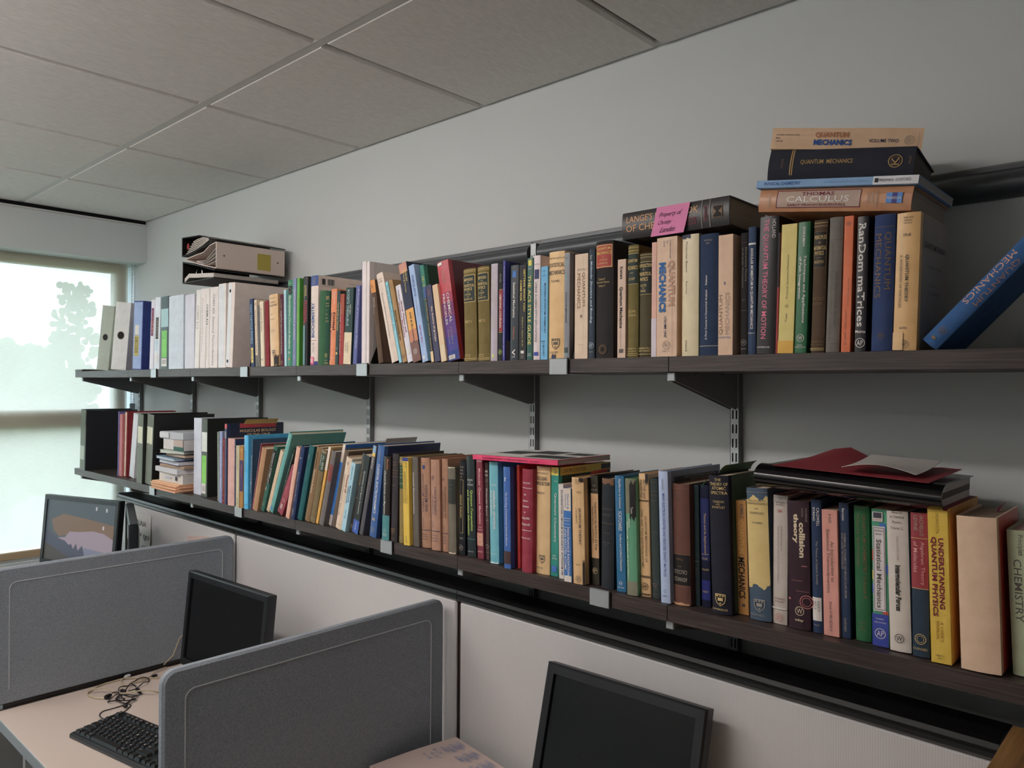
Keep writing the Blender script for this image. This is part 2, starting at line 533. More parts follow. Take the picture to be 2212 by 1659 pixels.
# ================================================================ shelving
YF = -.30                                   # front edge of the shelves
ZU = .0615                                  # top of the upper shelf
UX = [-4.113, -3.513, -2.914, -2.166, -1.416, -.812, -.06]     # left edges of the uprights
_zl = ((-4.3, -.4155), (-2.5, -.427), (-1.4, -.4285), (-.75, -.432), (-.27, -.4275), (1.0, -.426))
def zlow(x):
    for (a, za), (b, zb) in zip(_zl, _zl[1:]):
        if x <= b:
            return za+(zb-za)*max(0, x-a)/(b-a)
    return _zl[-1][1]
TH = .0305
rail = empty('wall_rail', T(0, 0, 0), 'dark grey rounded metal rail along the wall above the books', 'rail')
prof = [(0, .405), (-.007, .405), (-.007, .398), (-.012, .394), (-.020, .390), (-.0255, .382), (-.0275, .372), (-.0255, .361), (-.020, .353), (-.010, .347), (0, .345)]
ends = [-4.06]+[x+dx for x in UX[1:] for dx in (-.006, .030)]+[.02]
for a, b in zip(ends[0::2], ends[1::2]):
    MB().prism(prof, lambda y, z, h: (h, y, z), a, b).build('rail_length', 'rail_grey', rail, smooth=True)
MB().box(-4.06, .02, -.004, -.0004, .345, .409).build('rail_back_strip', 'bracket_grey', rail)
ORD = ['leftmost', 'second from left', 'third from left', 'fourth from left', 'fifth from left', 'sixth from left', 'at the right end of the shelves']
for k, x in enumerate(UX):
    t = empty('shelf_upright', T(x, 0, 0), 'slotted grey steel upright on the wall, %s' % ORD[k], 'upright', 'slotted shelf uprights')
    W_, DP = .0215, .019
    cols = [0, .0048, .0082, .0133, .0167, W_]
    z0, z1 = -.62, .398
    mb = MB()
    n = int((z1-z0)/.032)
    zs = [z0]
    slot = []
    for q in range(n):
        zs += [z0+.032*q+.006, z0+.032*q+.026]
    zs.append(z1)
    nv = len(cols)
    for z in zs:
        for c in cols:
            mb.v.append((c, -DP, z))
    for r_ in range(len(zs)-1):
        for c in range(nv-1):
            if r_ % 2 == 1 and c in (1, 3):
                continue
            a = r_*nv+c
            mb.f.append((a, a+1, a+nv+1, a+nv))
    mb.build('slotted_face', 'upright_lit', t)  # face paler than its side flanges: window light put into the colour
    MB().box(0, .0012, -DP, -.0005, z0, z1).box(W_-.0012, W_, -DP, -.0005, z0, z1).build('side_flange', 'bracket_grey', t)
    MB().box(.0014, W_-.0014, -.006, -.003, z0, z1).build('slot_shade', 'dark_gap', t)  # near-black plate, paints the shade inside the hollow upright
def board(x0, x1, za, zb, label, grp):
    t = empty('shelf_board', T(x0, YF, za), label, 'shelf', grp)
    a = math.atan2(zb-za, x1-x0)
    t.matrix_world = T(x0, YF, za) @ R(-a, 'Y')
    L = x1-x0-.0012
    MB().rbox(0, L, .0012, .278, -TH, 0, .0008).build('board', 'shelf_laminate', t)
    MB().rbox(0, L, 0, .0012, -TH, 0, .0004).build('edge_band', 'shelf_laminate', t)
SX = [-4.165]+[x+.0108 for x in UX[1:-1]]+[-.035]
NM = ['board at the window end', 'second board from the window', 'third board from the window', 'fourth board from the window', 'fifth board from the window', 'sixth board from the window']
for k in range(6):
    board(SX[k], SX[k+1], ZU, ZU, 'dark wood grained upper shelf, '+NM[k], 'upper shelf boards')
    board(SX[k], SX[k+1], zlow(SX[k]), zlow(SX[k+1]), 'dark wood grained lower shelf, '+NM[k], 'lower shelf boards')
def bracket(x, zt, label):
    t = empty('shelf_bracket', T(x, 0, zt), label, 'bracket', 'shelf brackets')
    poly = [(-.0195, 0), (-.285, 0), (-.287, -.013), (-.280, -.0185), (-.025, -.0795), (-.0195, -.074)]
    for sx in (.0015, .0155):
        MB().prism(poly, lambda y, z, h: (h, y, z), sx, sx+.0016).build('side_plate', 'bracket_grey', t)
    MB().prism([(-.0195, -.004), (-.285, -.004), (-.285, -.014), (-.025, -.076), (-.0195, -.07)], lambda y, z, h: (h, y, z), .0031, .0155).build('web', 'bracket_grey', t)
    MB().rbox(.0005, .018, -.290, -.2845, -.018, -.001, .0014).build('tip_cap', 'steel', t)
    for y in (-.10, -.21):
        MB().ball((.022, y, -.003), .0035, 6, 4).build('screw', 'bracket_grey', t)
for k, x in enumerate(UX):
    bracket(x, ZU-TH, 'tapered dark grey bracket under the upper shelf, '+ORD[k])
    bracket(x, zlow(x)-TH, 'tapered dark grey bracket under the lower shelf, '+ORD[k])
def bookend(x, z, label, h=.2, w=.05, px=None):
    t = empty('bookend', T(x, YF, z), label, 'bookend', 'clip-on bookends')
    MB().rbox(0, w, -.004, -.0008, -TH-.003, .002, .0006).build('front_clip', 'steel', t)
    MB().rbox(0, w, -.004, .0013, .0003, .0018, .0004).build('top_tongue', 'steel', t)
    MB().rbox(0, w, -.004, .09, -TH-.0034, -TH-.0019, .0004).build('under_tongue', 'steel', t)
    MB().rbox(w, w+.004, -.0045, -.0009, -TH-.003, .003, .0008).build('clip_lip', 'black_steel', t)
    if px is not None:
        MB().prism([(.006, .002), (.245, .002), (.245, h), (.055, h), (.046, h-.01)], lambda y, zz, q: (q-x, y, zz), px, px+.0018).build('divider_plate', 'black_steel', t)
for x, n, px in ((-3.257, 'below the dark green binder', None), (-2.508, 'beside the pale ring binders', -2.462), (-1.831, 'below the tall white binders', -1.7788), (-1.106, 'below the tan book in the middle', -1.046)):
    bookend(x, ZU, 'silver clip-on bookend on the upper shelf edge '+n, .1 if px == -1.7788 else .2, px=px)
for x, n, h, px in ((-3.262, 'beside the orange envelopes', .2, -3.212), (-2.54, 'below the orange and purple book', .12, None), (-1.713, 'below the black and teal book', .12, None), (-.99, 'below the torn tan book', .12, None)):
    bookend(x, zlow(x), 'silver clip-on bookend on the lower shelf edge '+n, h, px=px)

# ================================================================ cubicle panels, desks, felt dividers
PA = math.atan(-.027)
PB = T(-3.95, -.174, 0) @ R(PA, 'Z')
def pf(x):                                   # y of the panel front at x
    return -.174-.027*(x+3.95)
ZP, ZD, ZDT = -.53, -.985, -.56
for k, (a, b, lb) in enumerate(((0, 1.232, 'white fabric cubicle panel nearest the window'), (1.232, 2.487, 'white fabric cubicle panel in the middle'), (2.487, 3.71, 'white fabric cubicle panel behind the right monitor'))):
    t = empty('cubicle_panel', PB @ T(a, 0, 0), lb, 'cubicle panel', 'fabric cubicle panels')
    L = b-a
    MB().rbox(.006, L-.010, 0, .012, ZF+.10, ZP-.034, .004).build('fabric_face', 'panel_fabric', t)
    MB().box(.001, L-.001, .012, .072, ZF+.02, ZP-.026).build('core', 'seam_brown', t)
    MB().rbox(.002, L-.002, .004, .072, ZF, ZF+.10, .004).build('base_trim', 'cap_black', t)
    pr = [(.082, ZP), (.008, ZP), (-.003, ZP-.004), (-.006, ZP-.012), (-.0055, ZP-.0135), (-.002, ZP-.0135), (-.002, ZP-.018), (-.006, ZP-.0185), (-.007, ZP-.026), (-.004, ZP-.029), (.0, ZP-.033), (.004, ZP-.033), (.004, ZP-.026), (.082, ZP-.026)]
    MB().prism(pr, lambda y, z, h: (h, y, z), .001, L-.001).build('top_cap', 'cap_black', t)
def desk(x0, x1, label):
    t = empty('desk', T(x0, 0, ZD), label, 'desk', 'cubicle desks')
    L = x1-x0
    yb, y0 = pf(x1)-.012, -.985
    MB().rbox(0, L, y0+.002, yb, -.03, 0, .0015).build('desk_top', 'desk_laminate', t)
    MB().rbox(0, L, y0-.001, y0+.0015, -.031, .0005, .0006).build('edge_band', 'desk_edge', t)
    for a in (.02, L-.045):
        MB().box(a, a+.025, y0+.10, yb-.02, ZF-ZD, -.031).build('leg', 'white_paint', t)
    MB().box(.05, L-.05, yb-.03, yb-.012, -.35, -.031).build('modesty_panel', 'white_paint', t)
desk(-3.93, -2.727, 'white laminate desk under the lit monitor')
desk(-2.693, -1.532, 'white laminate desk with keyboard and tangled cables')
desk(-1.498, -.27, 'white laminate desk holding the open notebook')
def divider(x, label):
    t = empty('desk_divider', T(x, 0, 0), label, 'desk divider', 'grey felt desk dividers')
    y1, y0, z1, z0, r = pf(x)-.014, -.988, ZDT, ZD+.012, .028
    def outline(ins, rr):
        p = [(y0+ins, z0+ins), (y1-ins, z0+ins)]
        p += [(y1-ins-rr+rr*math.cos(a), z1-ins-rr+rr*math.sin(a)) for a in [PI/2*q/6 for q in range(7)]]
        p += [(y0+ins+rr+rr*math.cos(a), z1-ins-rr+rr*math.sin(a)) for a in [PI/2+PI/2*q/6 for q in range(7)]]
        return p
    a, b = outline(0, r), outline(.005, r-.004)
    n = len(a)
    mb = MB()
    mb.v = [(-.011, *p) for p in b]+[(-.006, *p) for p in a]+[(.006, *p) for p in a]+[(.011, *p) for p in b]
    mb.f = [tuple(range(n)), tuple(range(3*n, 4*n))[::-1]]
    for k in range(3):
        mb.f += [(k*n+i, (k+1)*n+i, (k+1)*n+(i+1) % n, k*n+(i+1) % n) for i in range(n)]
    mb.build('felt_board', 'grey_felt', t, smooth=True)
    ln = outline(.045, .02)
    path = ln[1:]+[ln[0]]
    plain('felt_ridge', (184, 188, 192), .95)
    for s in (-1, 1):
        MB().tube([(s*.0112, *p) for p in path], .0016, 5).build('embossed_ridge', 'grey_felt' if s < 0 else 'felt_ridge', t)
    MB().box(-.009, .009, y0+.03, y1, ZD+.0003, z0+.001).build('base_rail', 'cap_black', t)
    MB().rbox(-.010, .010, y0, y0+.03, ZD+.0003, z0+.001, .001).build('foot_clip', 'silver_band', t)
divider(-2.71, 'grey felt divider between the left and middle desks')
divider(-1.515, 'grey felt divider in the foreground, nearest the camera')

# ================================================================ monitors
def monitor(TL, TR, BL, H, label, dk, on=False, stand=True, hump=.045, grp='black computer monitors'):
    ex = (TR-TL); W_ = ex.length; ex.normalize()
    ez = (TL-BL); ez = (ez-ex*ez.dot(ex)).normalized()
    ey = ez.cross(ex)
    m = Matrix((ex, ey, ez)).transposed().to_4x4(); m.translation = TL
    t = empty('computer_monitor', m, label, 'monitor', grp)
    b = .021
    fr = MB()
    o = [(0, 0), (W_, 0), (W_, -H), (0, -H)]
    i_ = [(b, -b), (W_-b, -b), (W_-b, -H+b*1.2), (b, -H+b*1.2)]
    ch = .004
    oc = [(ch, -ch), (W_-ch, -ch), (W_-ch, -H+ch), (ch, -H+ch)]
    fr.v = [(x, .0, z) for x, z in oc]+[(x, .0, z) for x, z in i_]+[(x, .006, z) for x, z in i_]+[(x, ch, z) for x, z in o]+[(x, .028, z) for x, z in o]
    for k in range(4):
        j = (k+1) % 4
        fr.f += [(k, j, 4+j, 4+k), (4+k, 4+j, 8+j, 8+k), (12+k, 12+j, j, k), (16+k, 16+j, 12+j, 12+k)]
    fr.build('bezel', 'bezel_black', t)
    sc = MB().box(b-.001, W_-b+.001, .0055, .008, -H+b*1.2-.001, -b+.001).build('screen', 'screen_off', t)
    bs = MB()
    a = [(.004, -.004), (W_-.004, -.004), (W_-.004, -H+.004), (.004, -H+.004)]
    c = [(W_*.2, -H*.14), (W_*.8, -H*.14), (W_*.8, -H*.86), (W_*.2, -H*.86)]
    bs.v = [(x, .026, z) for x, z in a]+[(x, .032, z) for x, z in a]+[(x, .032+hump, z) for x, z in c]
    for k in range(4):
        j = (k+1) % 4
        bs.f += [(k, j, 4+j, 4+k), (4+k, 4+j, 8+j, 8+k)]
    bs.f += [(0, 3, 2, 1), (8, 9, 10, 11)]
    bs.build('back_shell', 'black_plastic', t)
    for q in range(7):
        z = -H*(.2+.03*q)
        MB().box(W_*.25, W_*.75, .032+hump-.0005, .032+hump+.0012, z, z+.003).build('vent_slot', 'dark_gap', t)
    if stand:
        inv = m.inverted()
        p0 = m @ Vector((W_/2, .030+hump*.6, -H*.55))
        zb = dk+.001
        pw = [(p0.x, p0.y, p0.z), (p0.x, p0.y, zb+.012)]
        MB().tube([inv @ Vector(q) for q in pw], .020, 10).build('stand_neck', 'black_plastic', t)
        bm = MB().prism([(.10*math.cos(2*PI*k/24)*1.15, .085*math.sin(2*PI*k/24)) for k in range(24)], lambda x, y, h: (p0.x+x, p0.y+y-.035, zb+h), 0, .012)
        bm.v = [tuple(inv @ Vector(v)) for v in bm.v]
        bm.build('stand_base', 'black_plastic', t)
    if on:
        x0, x1, zt, zb = b, W_-b, -b, -H+b*1.2
        q = lambda pts: [(x0+(x1-x0)*u_, zt-(zt-zb)*v_) for u_, v_ in pts]
        def patch(nm, pts, col, lv, s=1.0):
            key = 'screen_'+nm
            if key not in MATS:
                glow(key, lin(col, 1), s, .02)
            p = q(pts)
            mb = MB(); mb.v = [(a_, .0052-.0001*lv, c_) for a_, c_ in p]; mb.f = [tuple(range(len(p)))]
            mb.build(nm, key, sc)
        patch('picture_sky', [(0, 0), (1, 0), (1, 1), (0, 1)], (62, 72, 78), 0)
        patch('picture_cloud', [(.08, .33), (.25, .22), (.6, .26), (1, .33), (1, .56), (.8, .54), (.5, .5), (.33, .56), (.2, .6), (.12, .5)], (104, 82, 66), 1)
        patch('picture_mist', [(.2, .62), (.3, .60), (.36, .5), (.5, .49), (.7, .45), (.85, .47), (1, .56), (1, 1), (.5, 1), (.3, .75)], (134, 120, 130), 2)
        patch('picture_haze', [(.34, .85), (.6, .74), (1, .78), (1, 1), (.34, 1)], (104, 106, 124), 3)
        patch('picture_trees', [(0, .5), (.1, .56), (.2, .63), (.3, .66), (.36, .72), (.4, .7), (.43, .78), (.47, .68), (.5, .8), (.56, .7), (.6, .86), (.55, 1), (0, 1)], (58, 62, 78), 4)
        patch('picture_slope', [(0, .72), (.15, .80), (.4, .93), (.55, 1), (0, 1)], (58, 54, 52), 5)
        for (u_, v_) in ((.715, .05), (.86, .06), (.83, .35)):
            patch('picture_icon', [(u_, v_), (u_+.022, v_), (u_+.022, v_+.06), (u_, v_+.06)], (170, 165, 165), 6, 1.0)
    return t
def mon_px(tl, tr, blp, z, H, label, dk, **kw):
    A, B = atz(*tl, z), atz(*tr, z)
    n = B-A; d = ray(*blp); C_ = CAM+d*((A-CAM).dot(n)/d.dot(n))
    return monitor(A, B, C_, H, label, dk, **kw)
mon_px((97, 1067), (258, 1083.5), (84, 1212), -.50, .31, 'black monitor showing a misty landscape in front of the window', ZD, on=True)
P1, P2 = atz(271, 1087, -.512), atz(278, 1133, -.512)
monitor(P1, P2, P1-Vector((0, 0, .31)), .31, 'black monitor turned edge-on beside the landscape monitor', ZD, hump=.008)
mon_px((407, 1232), (580, 1288), (387, 1436), -.63, .31, 'switched-off black monitor on the middle desk', ZD)
mon_px((1183, 1428), (1528, 1533), (1147, 1659), -.60, .30, 'switched-off black monitor on the right desk', ZD, hump=.03)

# ================================================================ keyboard
def keyboard():
    zk = ZD
    a = atz(150, 1594, zk); b = atz(268, 1550, zk); c = atz(345, 1632, zk)
    ey = (b-a); ey.z = 0; dp = ey.length; ey.normalize()
    ex = Vector((ey.y, -ey.x, 0))
    m = Matrix((ex, ey, Vector((0, 0, 1)))).transposed().to_4x4(); m.translation = (a.x, a.y, zk)
    t = empty('keyboard', m, 'black keyboard lying on the middle desk', 'keyboard')
    U = dp/7.6
    KW = U*23.4
    mb = MB().prism([(0, .001), (0, .010), (.006, .013), (dp-.012, .022), (dp, .018), (dp, .001)], lambda y, z, h: (h, y, z), 0, KW)
    mb.build('case', 'black_plastic', t)
    MB().prism([(-.0006, .002), (-.0006, .009), (.0004, .009), (.0004, .002)], lambda y, z, h: (h, y, z), .004, KW-.004).build('front_strip', 'key_side', t)
    cache = {}
    def key(x, r_, w, h=1.0, txt=None):
        y = U*.42+U*r_
        z = .0125+.009*(y/dp)
        k = (w, h)
        if k not in cache:
            s = U*.04; wx, wy = w*U-s*2, h*U-s*2; i_ = U*.16; hh = .0085
            kb = MB()
            kb.v = [(s, s, 0), (s+wx, s, 0), (s+wx, s+wy, 0), (s, s+wy, 0), (s+i_, s+i_*.9, hh), (s+wx-i_, s+i_*.9, hh), (s+wx-i_, s+wy-i_*.4, hh), (s+i_, s+wy-i_*.4, hh)]
            kb.f = [(4, 5, 6, 7), (0, 1, 5, 4), (1, 2, 6, 5), (2, 3, 7, 6), (3, 0, 4, 7)]
            me = bpy.data.meshes.new('key'); me.from_pydata(kb.v, [], kb.f); me.materials.append(M('key_black')); me.materials.append(M('key_side'))
            me.polygons[1].material_index = 1
            cache[k] = me
        o = place('key', cache[k], None, t); o.location = (x*U+U*.35, y, z)
        if txt:
            vs, fs = text_shape(txt)
            tw = U*(.24 if len(txt) == 1 else .5)
            leg.add([(x*U+U*.35+U*.24+p*tw, y+h*U-U*.52+q*U*.24, z+.0088) for p, q in vs], fs)
    leg = MB()
    rows = [(0, [1.25, 1.25, 1.25, 6.25, 1.25, 1.25, 1.25, 1.25], ['Ctrl', '', 'Alt', '', 'Alt', '', '', 'Ctrl']), (1, [2.25]+[1]*10+[2.75], ['']+list('ZXCVBNM,./')+['Shift']), (2, [1.75]+[1]*11+[2.25], ['']+list("ASDFGHJKL;'")+['Enter']),
            (3, [1.5]+[1]*12+[1.5], ['Tab']+list('QWERTYUIOP[]')+['']), (4, [1]*13+[2], list('`1234567890-=')+['Back'])]
    for r_, ws, tx in rows:
        x = 0
        for w, s in zip(ws, tx):
            key(x, r_, w, 1.0, s or None); x += w
    for g0, n in ((0, 1), (2, 4), (6.5, 4), (11, 4)):
        for q in range(n):
            key(g0+q, 5.5, 1, 1, 'Esc' if g0 == 0 else 'F%d' % (1+q+{2: 0, 6.5: 4, 11: 8}[g0]))
    for q in range(3):
        key(15.25+q, 5.5, 1); key(15.25+q, 4, 1, 1, ['Ins', 'Home', 'PgU'][q]); key(15.25+q, 3, 1, 1, ['Del', 'End', 'PgD'][q]); key(15.25+q, 0, 1)
    key(16.25, 1, 1)
    for r_ in range(5):
        for q in range(4):
            key(18.5+q, r_, 1)
    o = leg.build('key_legends', 'ink', t, (.55, .55, .53)); o['kind'] = 'stuff'
keyboard()

# ================================================================ books
CLR = dict(W=(228, 222, 216), G=(196, 168, 104), K=(30, 28, 28), R=(168, 44, 52), Y=(232, 206, 96), N=(34, 46, 84), D=(92, 84, 78), S=(150, 140, 128), B=(30, 92, 160), P=(222, 108, 140), O=(196, 116, 60), T=(120, 92, 62), L=(190, 220, 90), C=(96, 170, 190), E=(44, 112, 84), V=(110, 40, 56))
def cc(c):
    return lin(CLR[c] if isinstance(c, str) else c)
# prints on a spine: s runs down from the top (0..1), c across from the left (0..1)
def V(t, s0, s1, c0, c1, col, b=0, sh=0): return ('v', t, s0, s1, c0, c1, col, b, sh)
def U(t, s0, s1, c0, c1, col, b=0, sh=0): return ('u', t, s0, s1, c0, c1, col, b, sh)
def H(t, s0, s1, c0, c1, col, b=0, sh=0): return ('h', t, s0, s1, c0, c1, col, b, sh)
def I(t, s0, s1, c0, c1, col, b=0, sh=0): return ('i', t, s0, s1, c0, c1, col, b, sh)
def BD(s0, s1, col, c0=0, c1=1, nm='spine_band'): return ('bd', s0, s1, c0, c1, col, nm)
def LN(s, col, c0=.04, c1=.96, th=.004): return ('bd', s, s+th, c0, c1, col, 'rule_line')
def LB(s0, s1, c0, c1, col): return ('bd', s0, s1, c0, c1, col, 'label_patch')
def RG(s, r, col, t='', c=.5): return ('rg', s, r, c, col, t)
def SH(s, r, col, t=''): return ('sh', s, r, col, t)
def FR(s0, s1, c0, c1, col): return ('fr', s0, s1, c0, c1, col)
def RT(t, s0, s1, d0, d1, col, b=0): return ('rt', t, s0, s1, d0, d1, col, b)      # on the right-hand cover
def RB(s0, s1, d0, d1, col): return ('rb', s0, s1, d0, d1, col)
PART = dict(v='title', u='title', h='lettering', i='lettering', rt='cover_lettering', rb='cover_panel')

def add_print(root, w, h, d, bul, pr, lift):
    """lay one print onto the spine (bul(x) = y of the spine surface) of a book of size w x d x h"""
    k = pr[0]
    e = .00035+.0002*lift
    mb = MB()
    if k in 'vuhi' and len(k) == 1:
        _, t, s0, s1, c0, c1, col, b, sh = pr
        vs, fs = text_shape(t, b, sh)
        for p, q in vs:
            if k == 'v':
                x, z = w*(c0+q*(c1-c0)), h*(1-s0-p*(s1-s0))
            elif k == 'u':
                x, z = w*(c1-q*(c1-c0)), h*(1-s1+p*(s1-s0))
            elif k == 'h':
                x, z = w*(c0+p*(c1-c0)), h*(1-s1+q*(s1-s0))
            else:
                x, z = w*(c1-p*(c1-c0)), h*(1-s0-q*(s1-s0))
            mb.v.append((x, bul(x)-e, z))
        mb.f = list(fs)
        mb.build(PART[k], 'ink', root, cc(col))
    elif k == 'bd':
        _, s0, s1, c0, c1, col, nm = pr
        rag = nm.split('_')[0] in ('torn', 'worn', 'frayed')
        n = 18 if rag else 8
        rnd = random.Random(int(1000*s0+77*c0+w*9999))
        wob = rnd.random()*6
        for j in (s0, s1):
            free = rag and .002 < j < .997
            for i in range(n+1):
                x = w*(c0+(c1-c0)*i/n)
                k_ = min(.03, (s1-s0)*.3)*(.6*math.sin(wob+i*.55)+.5*(rnd.random()-.5)) if free else 0
                if rag and 0 < i < n:
                    x += (rnd.random()-.5)*w*(c1-c0)/n*.6
                mb.v.append((x, bul(x)-e, h*(1-min(.999, max(.001, j+k_)))))
        mb.f = [(n+1+i, n+2+i, i+1, i) for i in range(n)]
        mb.build(nm, 'book_card', root, cc(col))
    elif k == 'rg':
        _, s, r, c, col, t = pr
        n = 20; R_ = r*w; cx, cz = w*c, h*(1-s)
        for q in (1, .88):
            for i in range(n):
                x = cx+R_*q*math.cos(2*PI*i/n)
                mb.v.append((x, bul(x)-e, cz+R_*q*math.sin(2*PI*i/n)))
        mb.f = [(i, (i+1) % n, n+(i+1) % n, n+i) for i in range(n)]
        if t:
            vs, fs = text_shape(t)
            mb.add([(cx+(p-.5)*R_*1.25, bul(cx)-e, cz+(q-.5)*R_*1.05) for p, q in vs], fs)
        mb.build('emblem', 'ink', root, cc(col))
    elif k == 'dc':
        _, s, r, c, col = pr
        n = 18
        mb.v = [(w*c+r*w*math.cos(2*PI*i/n), bul(w*c)-e, h*(1-s)+r*w*math.sin(2*PI*i/n)) for i in range(n)]; mb.f = [tuple(range(n))]
        mb.build('finger_hole' if r > .2 else 'rivet', 'ink', root, cc(col))
    elif k == 'sh':
        _, s, r, col, t = pr
        R_ = r*w; cx, cz = w*.5, h*(1-s)
        o = [(-1, 1), (1, 1), (1, 0), (.75, -.6), (0, -1.15), (-.75, -.6), (-1, 0)]
        n = len(o)
        for q in (1, .86):
            for a, b in o:
                x = cx+a*R_*q
                mb.v.append((x, bul(x)-e, cz+b*R_*q))
        mb.f = [(i, (i+1) % n, n+(i+1) % n, n+i) for i in range(n)]
        sq = [(-.5, -.2), (.5, -.2), (.5, .35), (-.5, .35)]
        mb.add([(cx+a*R_, bul(cx+a*R_)-e, cz+b*R_) for a, b in sq], [(0, 1, 2, 3)])
        for a, b in ((-.55, .68), (0, .68), (.55, .68), (0, -.62)):
            mb.add([(cx+(a+da)*R_, bul(cx)-e, cz+(b+db)*R_) for da, db in ((-.16, -.12), (.16, -.12), (.16, .12), (-.16, .12))], [(0, 1, 2, 3)])
        mb.build('shield_emblem', 'ink', root, cc(col))
    elif k == 'fr':
        _, s0, s1, c0, c1, col = pr
        tx, tz = .035, .035*w/h
        n = 6
        def strip(a0, a1, b0, b1):
            o = len(mb.v)
            for j in (b0, b1):
                for i in range(n+1):
                    x = w*(a0+(a1-a0)*i/n); mb.v.append((x, bul(x)-e, h*(1-j)))
            mb.f.extend([(o+n+1+i, o+n+2+i, o+i+1, o+i) for i in range(n)])
        strip(c0, c1, s0, s0+tz); strip(c0, c1, s1-tz, s1); strip(c0, c0+tx, s0, s1); strip(c1-tx, c1, s0, s1)
        mb.build('label_frame', 'ink', root, cc(col))
    elif k == 'rt':
        _, t, s0, s1, d0, d1, col, b = pr
        vs, fs = text_shape(t, b)
        mb.v = [(w+e, d*(d0+p*(d1-d0)), h*(1-s1+q*(s1-s0))) for p, q in vs]; mb.f = list(fs)
        mb.build(PART[k], 'ink', root, cc(col))
    elif k == 'rb':
        _, s0, s1, d0, d1, col = pr
        mb.v = [(w+e, d*a, h*(1-b)) for a, b in ((d0, s1), (d1, s1), (d1, s0), (d0, s0))]; mb.f = [(0, 1, 2, 3)]
        mb.build(PART[k], 'book_card', root, cc(col))

def make_book(root, w, h, d, col, prints, style, side=None, page=(216, 196, 168)):
    """style: c cloth hardback with rounded spine, j jacketed hardback, p paperback, b ring binder"""
    hard = style in 'cjb'
    t = min(.0026, w*.16) if hard else min(.0009, w*.12)
    bu = {'c': min(.0055, .15*w), 'j': min(.0035, .09*w), 'p': .0004, 'b': .0012}[style]
    def bul(x):
        q = max(-1, min(1, 2*x/w-1))
        return bu*q*q if style in 'cj' else bu*abs(q)**6
    n = 12
    sp = [(w*i/n, bul(w*i/n)) for i in range(n+1)]
    if style == 'c':
        L_ = [(0, d), (0, bu+.012), (.0011, bu+.0065), (.0004, bu+.0015)]
    elif style == 'j':
        L_ = [(0, d), (0, bu+.012), (.0006, bu+.007), (0, bu+.002)]
    else:
        L_ = [(0, d), (0, bu+.002)]
    R_ = [(w-x, y) for x, y in L_[::-1]]
    out = L_+[(max(.0003, min(w-.0003, x)), y) for x, y in sp]+R_
    inn = [(t, d)]+[(t, bu+.002+t)]+[(t+(w-2*t)*i/n, bul(t+(w-2*t)*i/n)+t) for i in range(n+1)]+[(w-t, bu+.002+t), (w-t, d)]
    mb = MB()
    no, ni = len(out), len(inn)
    mb.v = [(x, y, 0) for x, y in out]+[(x, y, h) for x, y in out]+[(x, y, 0) for x, y in inn]+[(x, y, h) for x, y in inn]
    for i in range(no-1):
        mb.f.append((i, i+1, no+i+1, no+i))
    o2 = 2*no
    for i in range(ni-1):
        mb.f.append((o2+i+1, o2+i, o2+ni+i, o2+ni+i+1))
    mb.f += [(0, no, o2+ni, o2), (no-1, o2+ni-1, o2+2*ni-1, 2*no-1)]
    # head and tail rims: boards and spine
    for top in (0, 1):
        a0, b0 = (no, o2+ni) if top else (0, o2)
        k0 = len(L_)
        def rim(oa, ib):
            m_ = max(len(oa), len(ib))
            for i in range(m_-1):
                a, a2 = oa[min(i, len(oa)-1)], oa[min(i+1, len(oa)-1)]
                b, b2 = ib[min(i, len(ib)-1)], ib[min(i+1, len(ib)-1)]
                q = [a, a2, b2, b]
                q = [x for j, x in enumerate(q) if x not in q[:j]]
                if len(q) >= 3:
                    mb.f.append(tuple(q if top else q[::-1]))
        rim([a0+i for i in range(k0)]+[a0+k0], [b0, b0+1, b0+2])
        rim([a0+k0+i for i in range(n+1)], [b0+2+i for i in range(n+1)])
        rim([a0+k0+n+i for i in range(len(R_)+1)], [b0+2+n, b0+3+n, b0+4+n])
    mat = {'c': 'book_cloth', 'j': 'book_jacket', 'p': 'book_card', 'b': 'binder_vinyl'}[style]
    mb.build('cover', mat, root, lin(col), smooth=True)
    ov = .0035 if hard else .0006
    pc = lin(page)
    if style == 'b':
        MB().box(t+.002, t+.002+(w-2*t)*.6, .03, d-.02, .006, h-.02).build('paper_stack', 'page_edges', root, pc)
        for q in (.2, .5, .8):
            rr = min(.02, w*.33)
            mb = MB().tube([(w*.5+rr*math.cos(a), .007+rr+rr*math.sin(a), h*q) for a in [PI*2*i/12 for i in range(13)]], .0012, 5)
            mb.build('ring', 'chrome', root)
    else:
        MB().box(t, w-t, bu+t+.001, d-ov, ov, h-ov).build('page_block', 'page_edges', root, pc)
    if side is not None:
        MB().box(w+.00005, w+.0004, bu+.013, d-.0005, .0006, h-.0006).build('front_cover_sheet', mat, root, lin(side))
    for i, p in enumerate(prints):
        add_print(root, w, h, d, bul, p, i)
    return bul

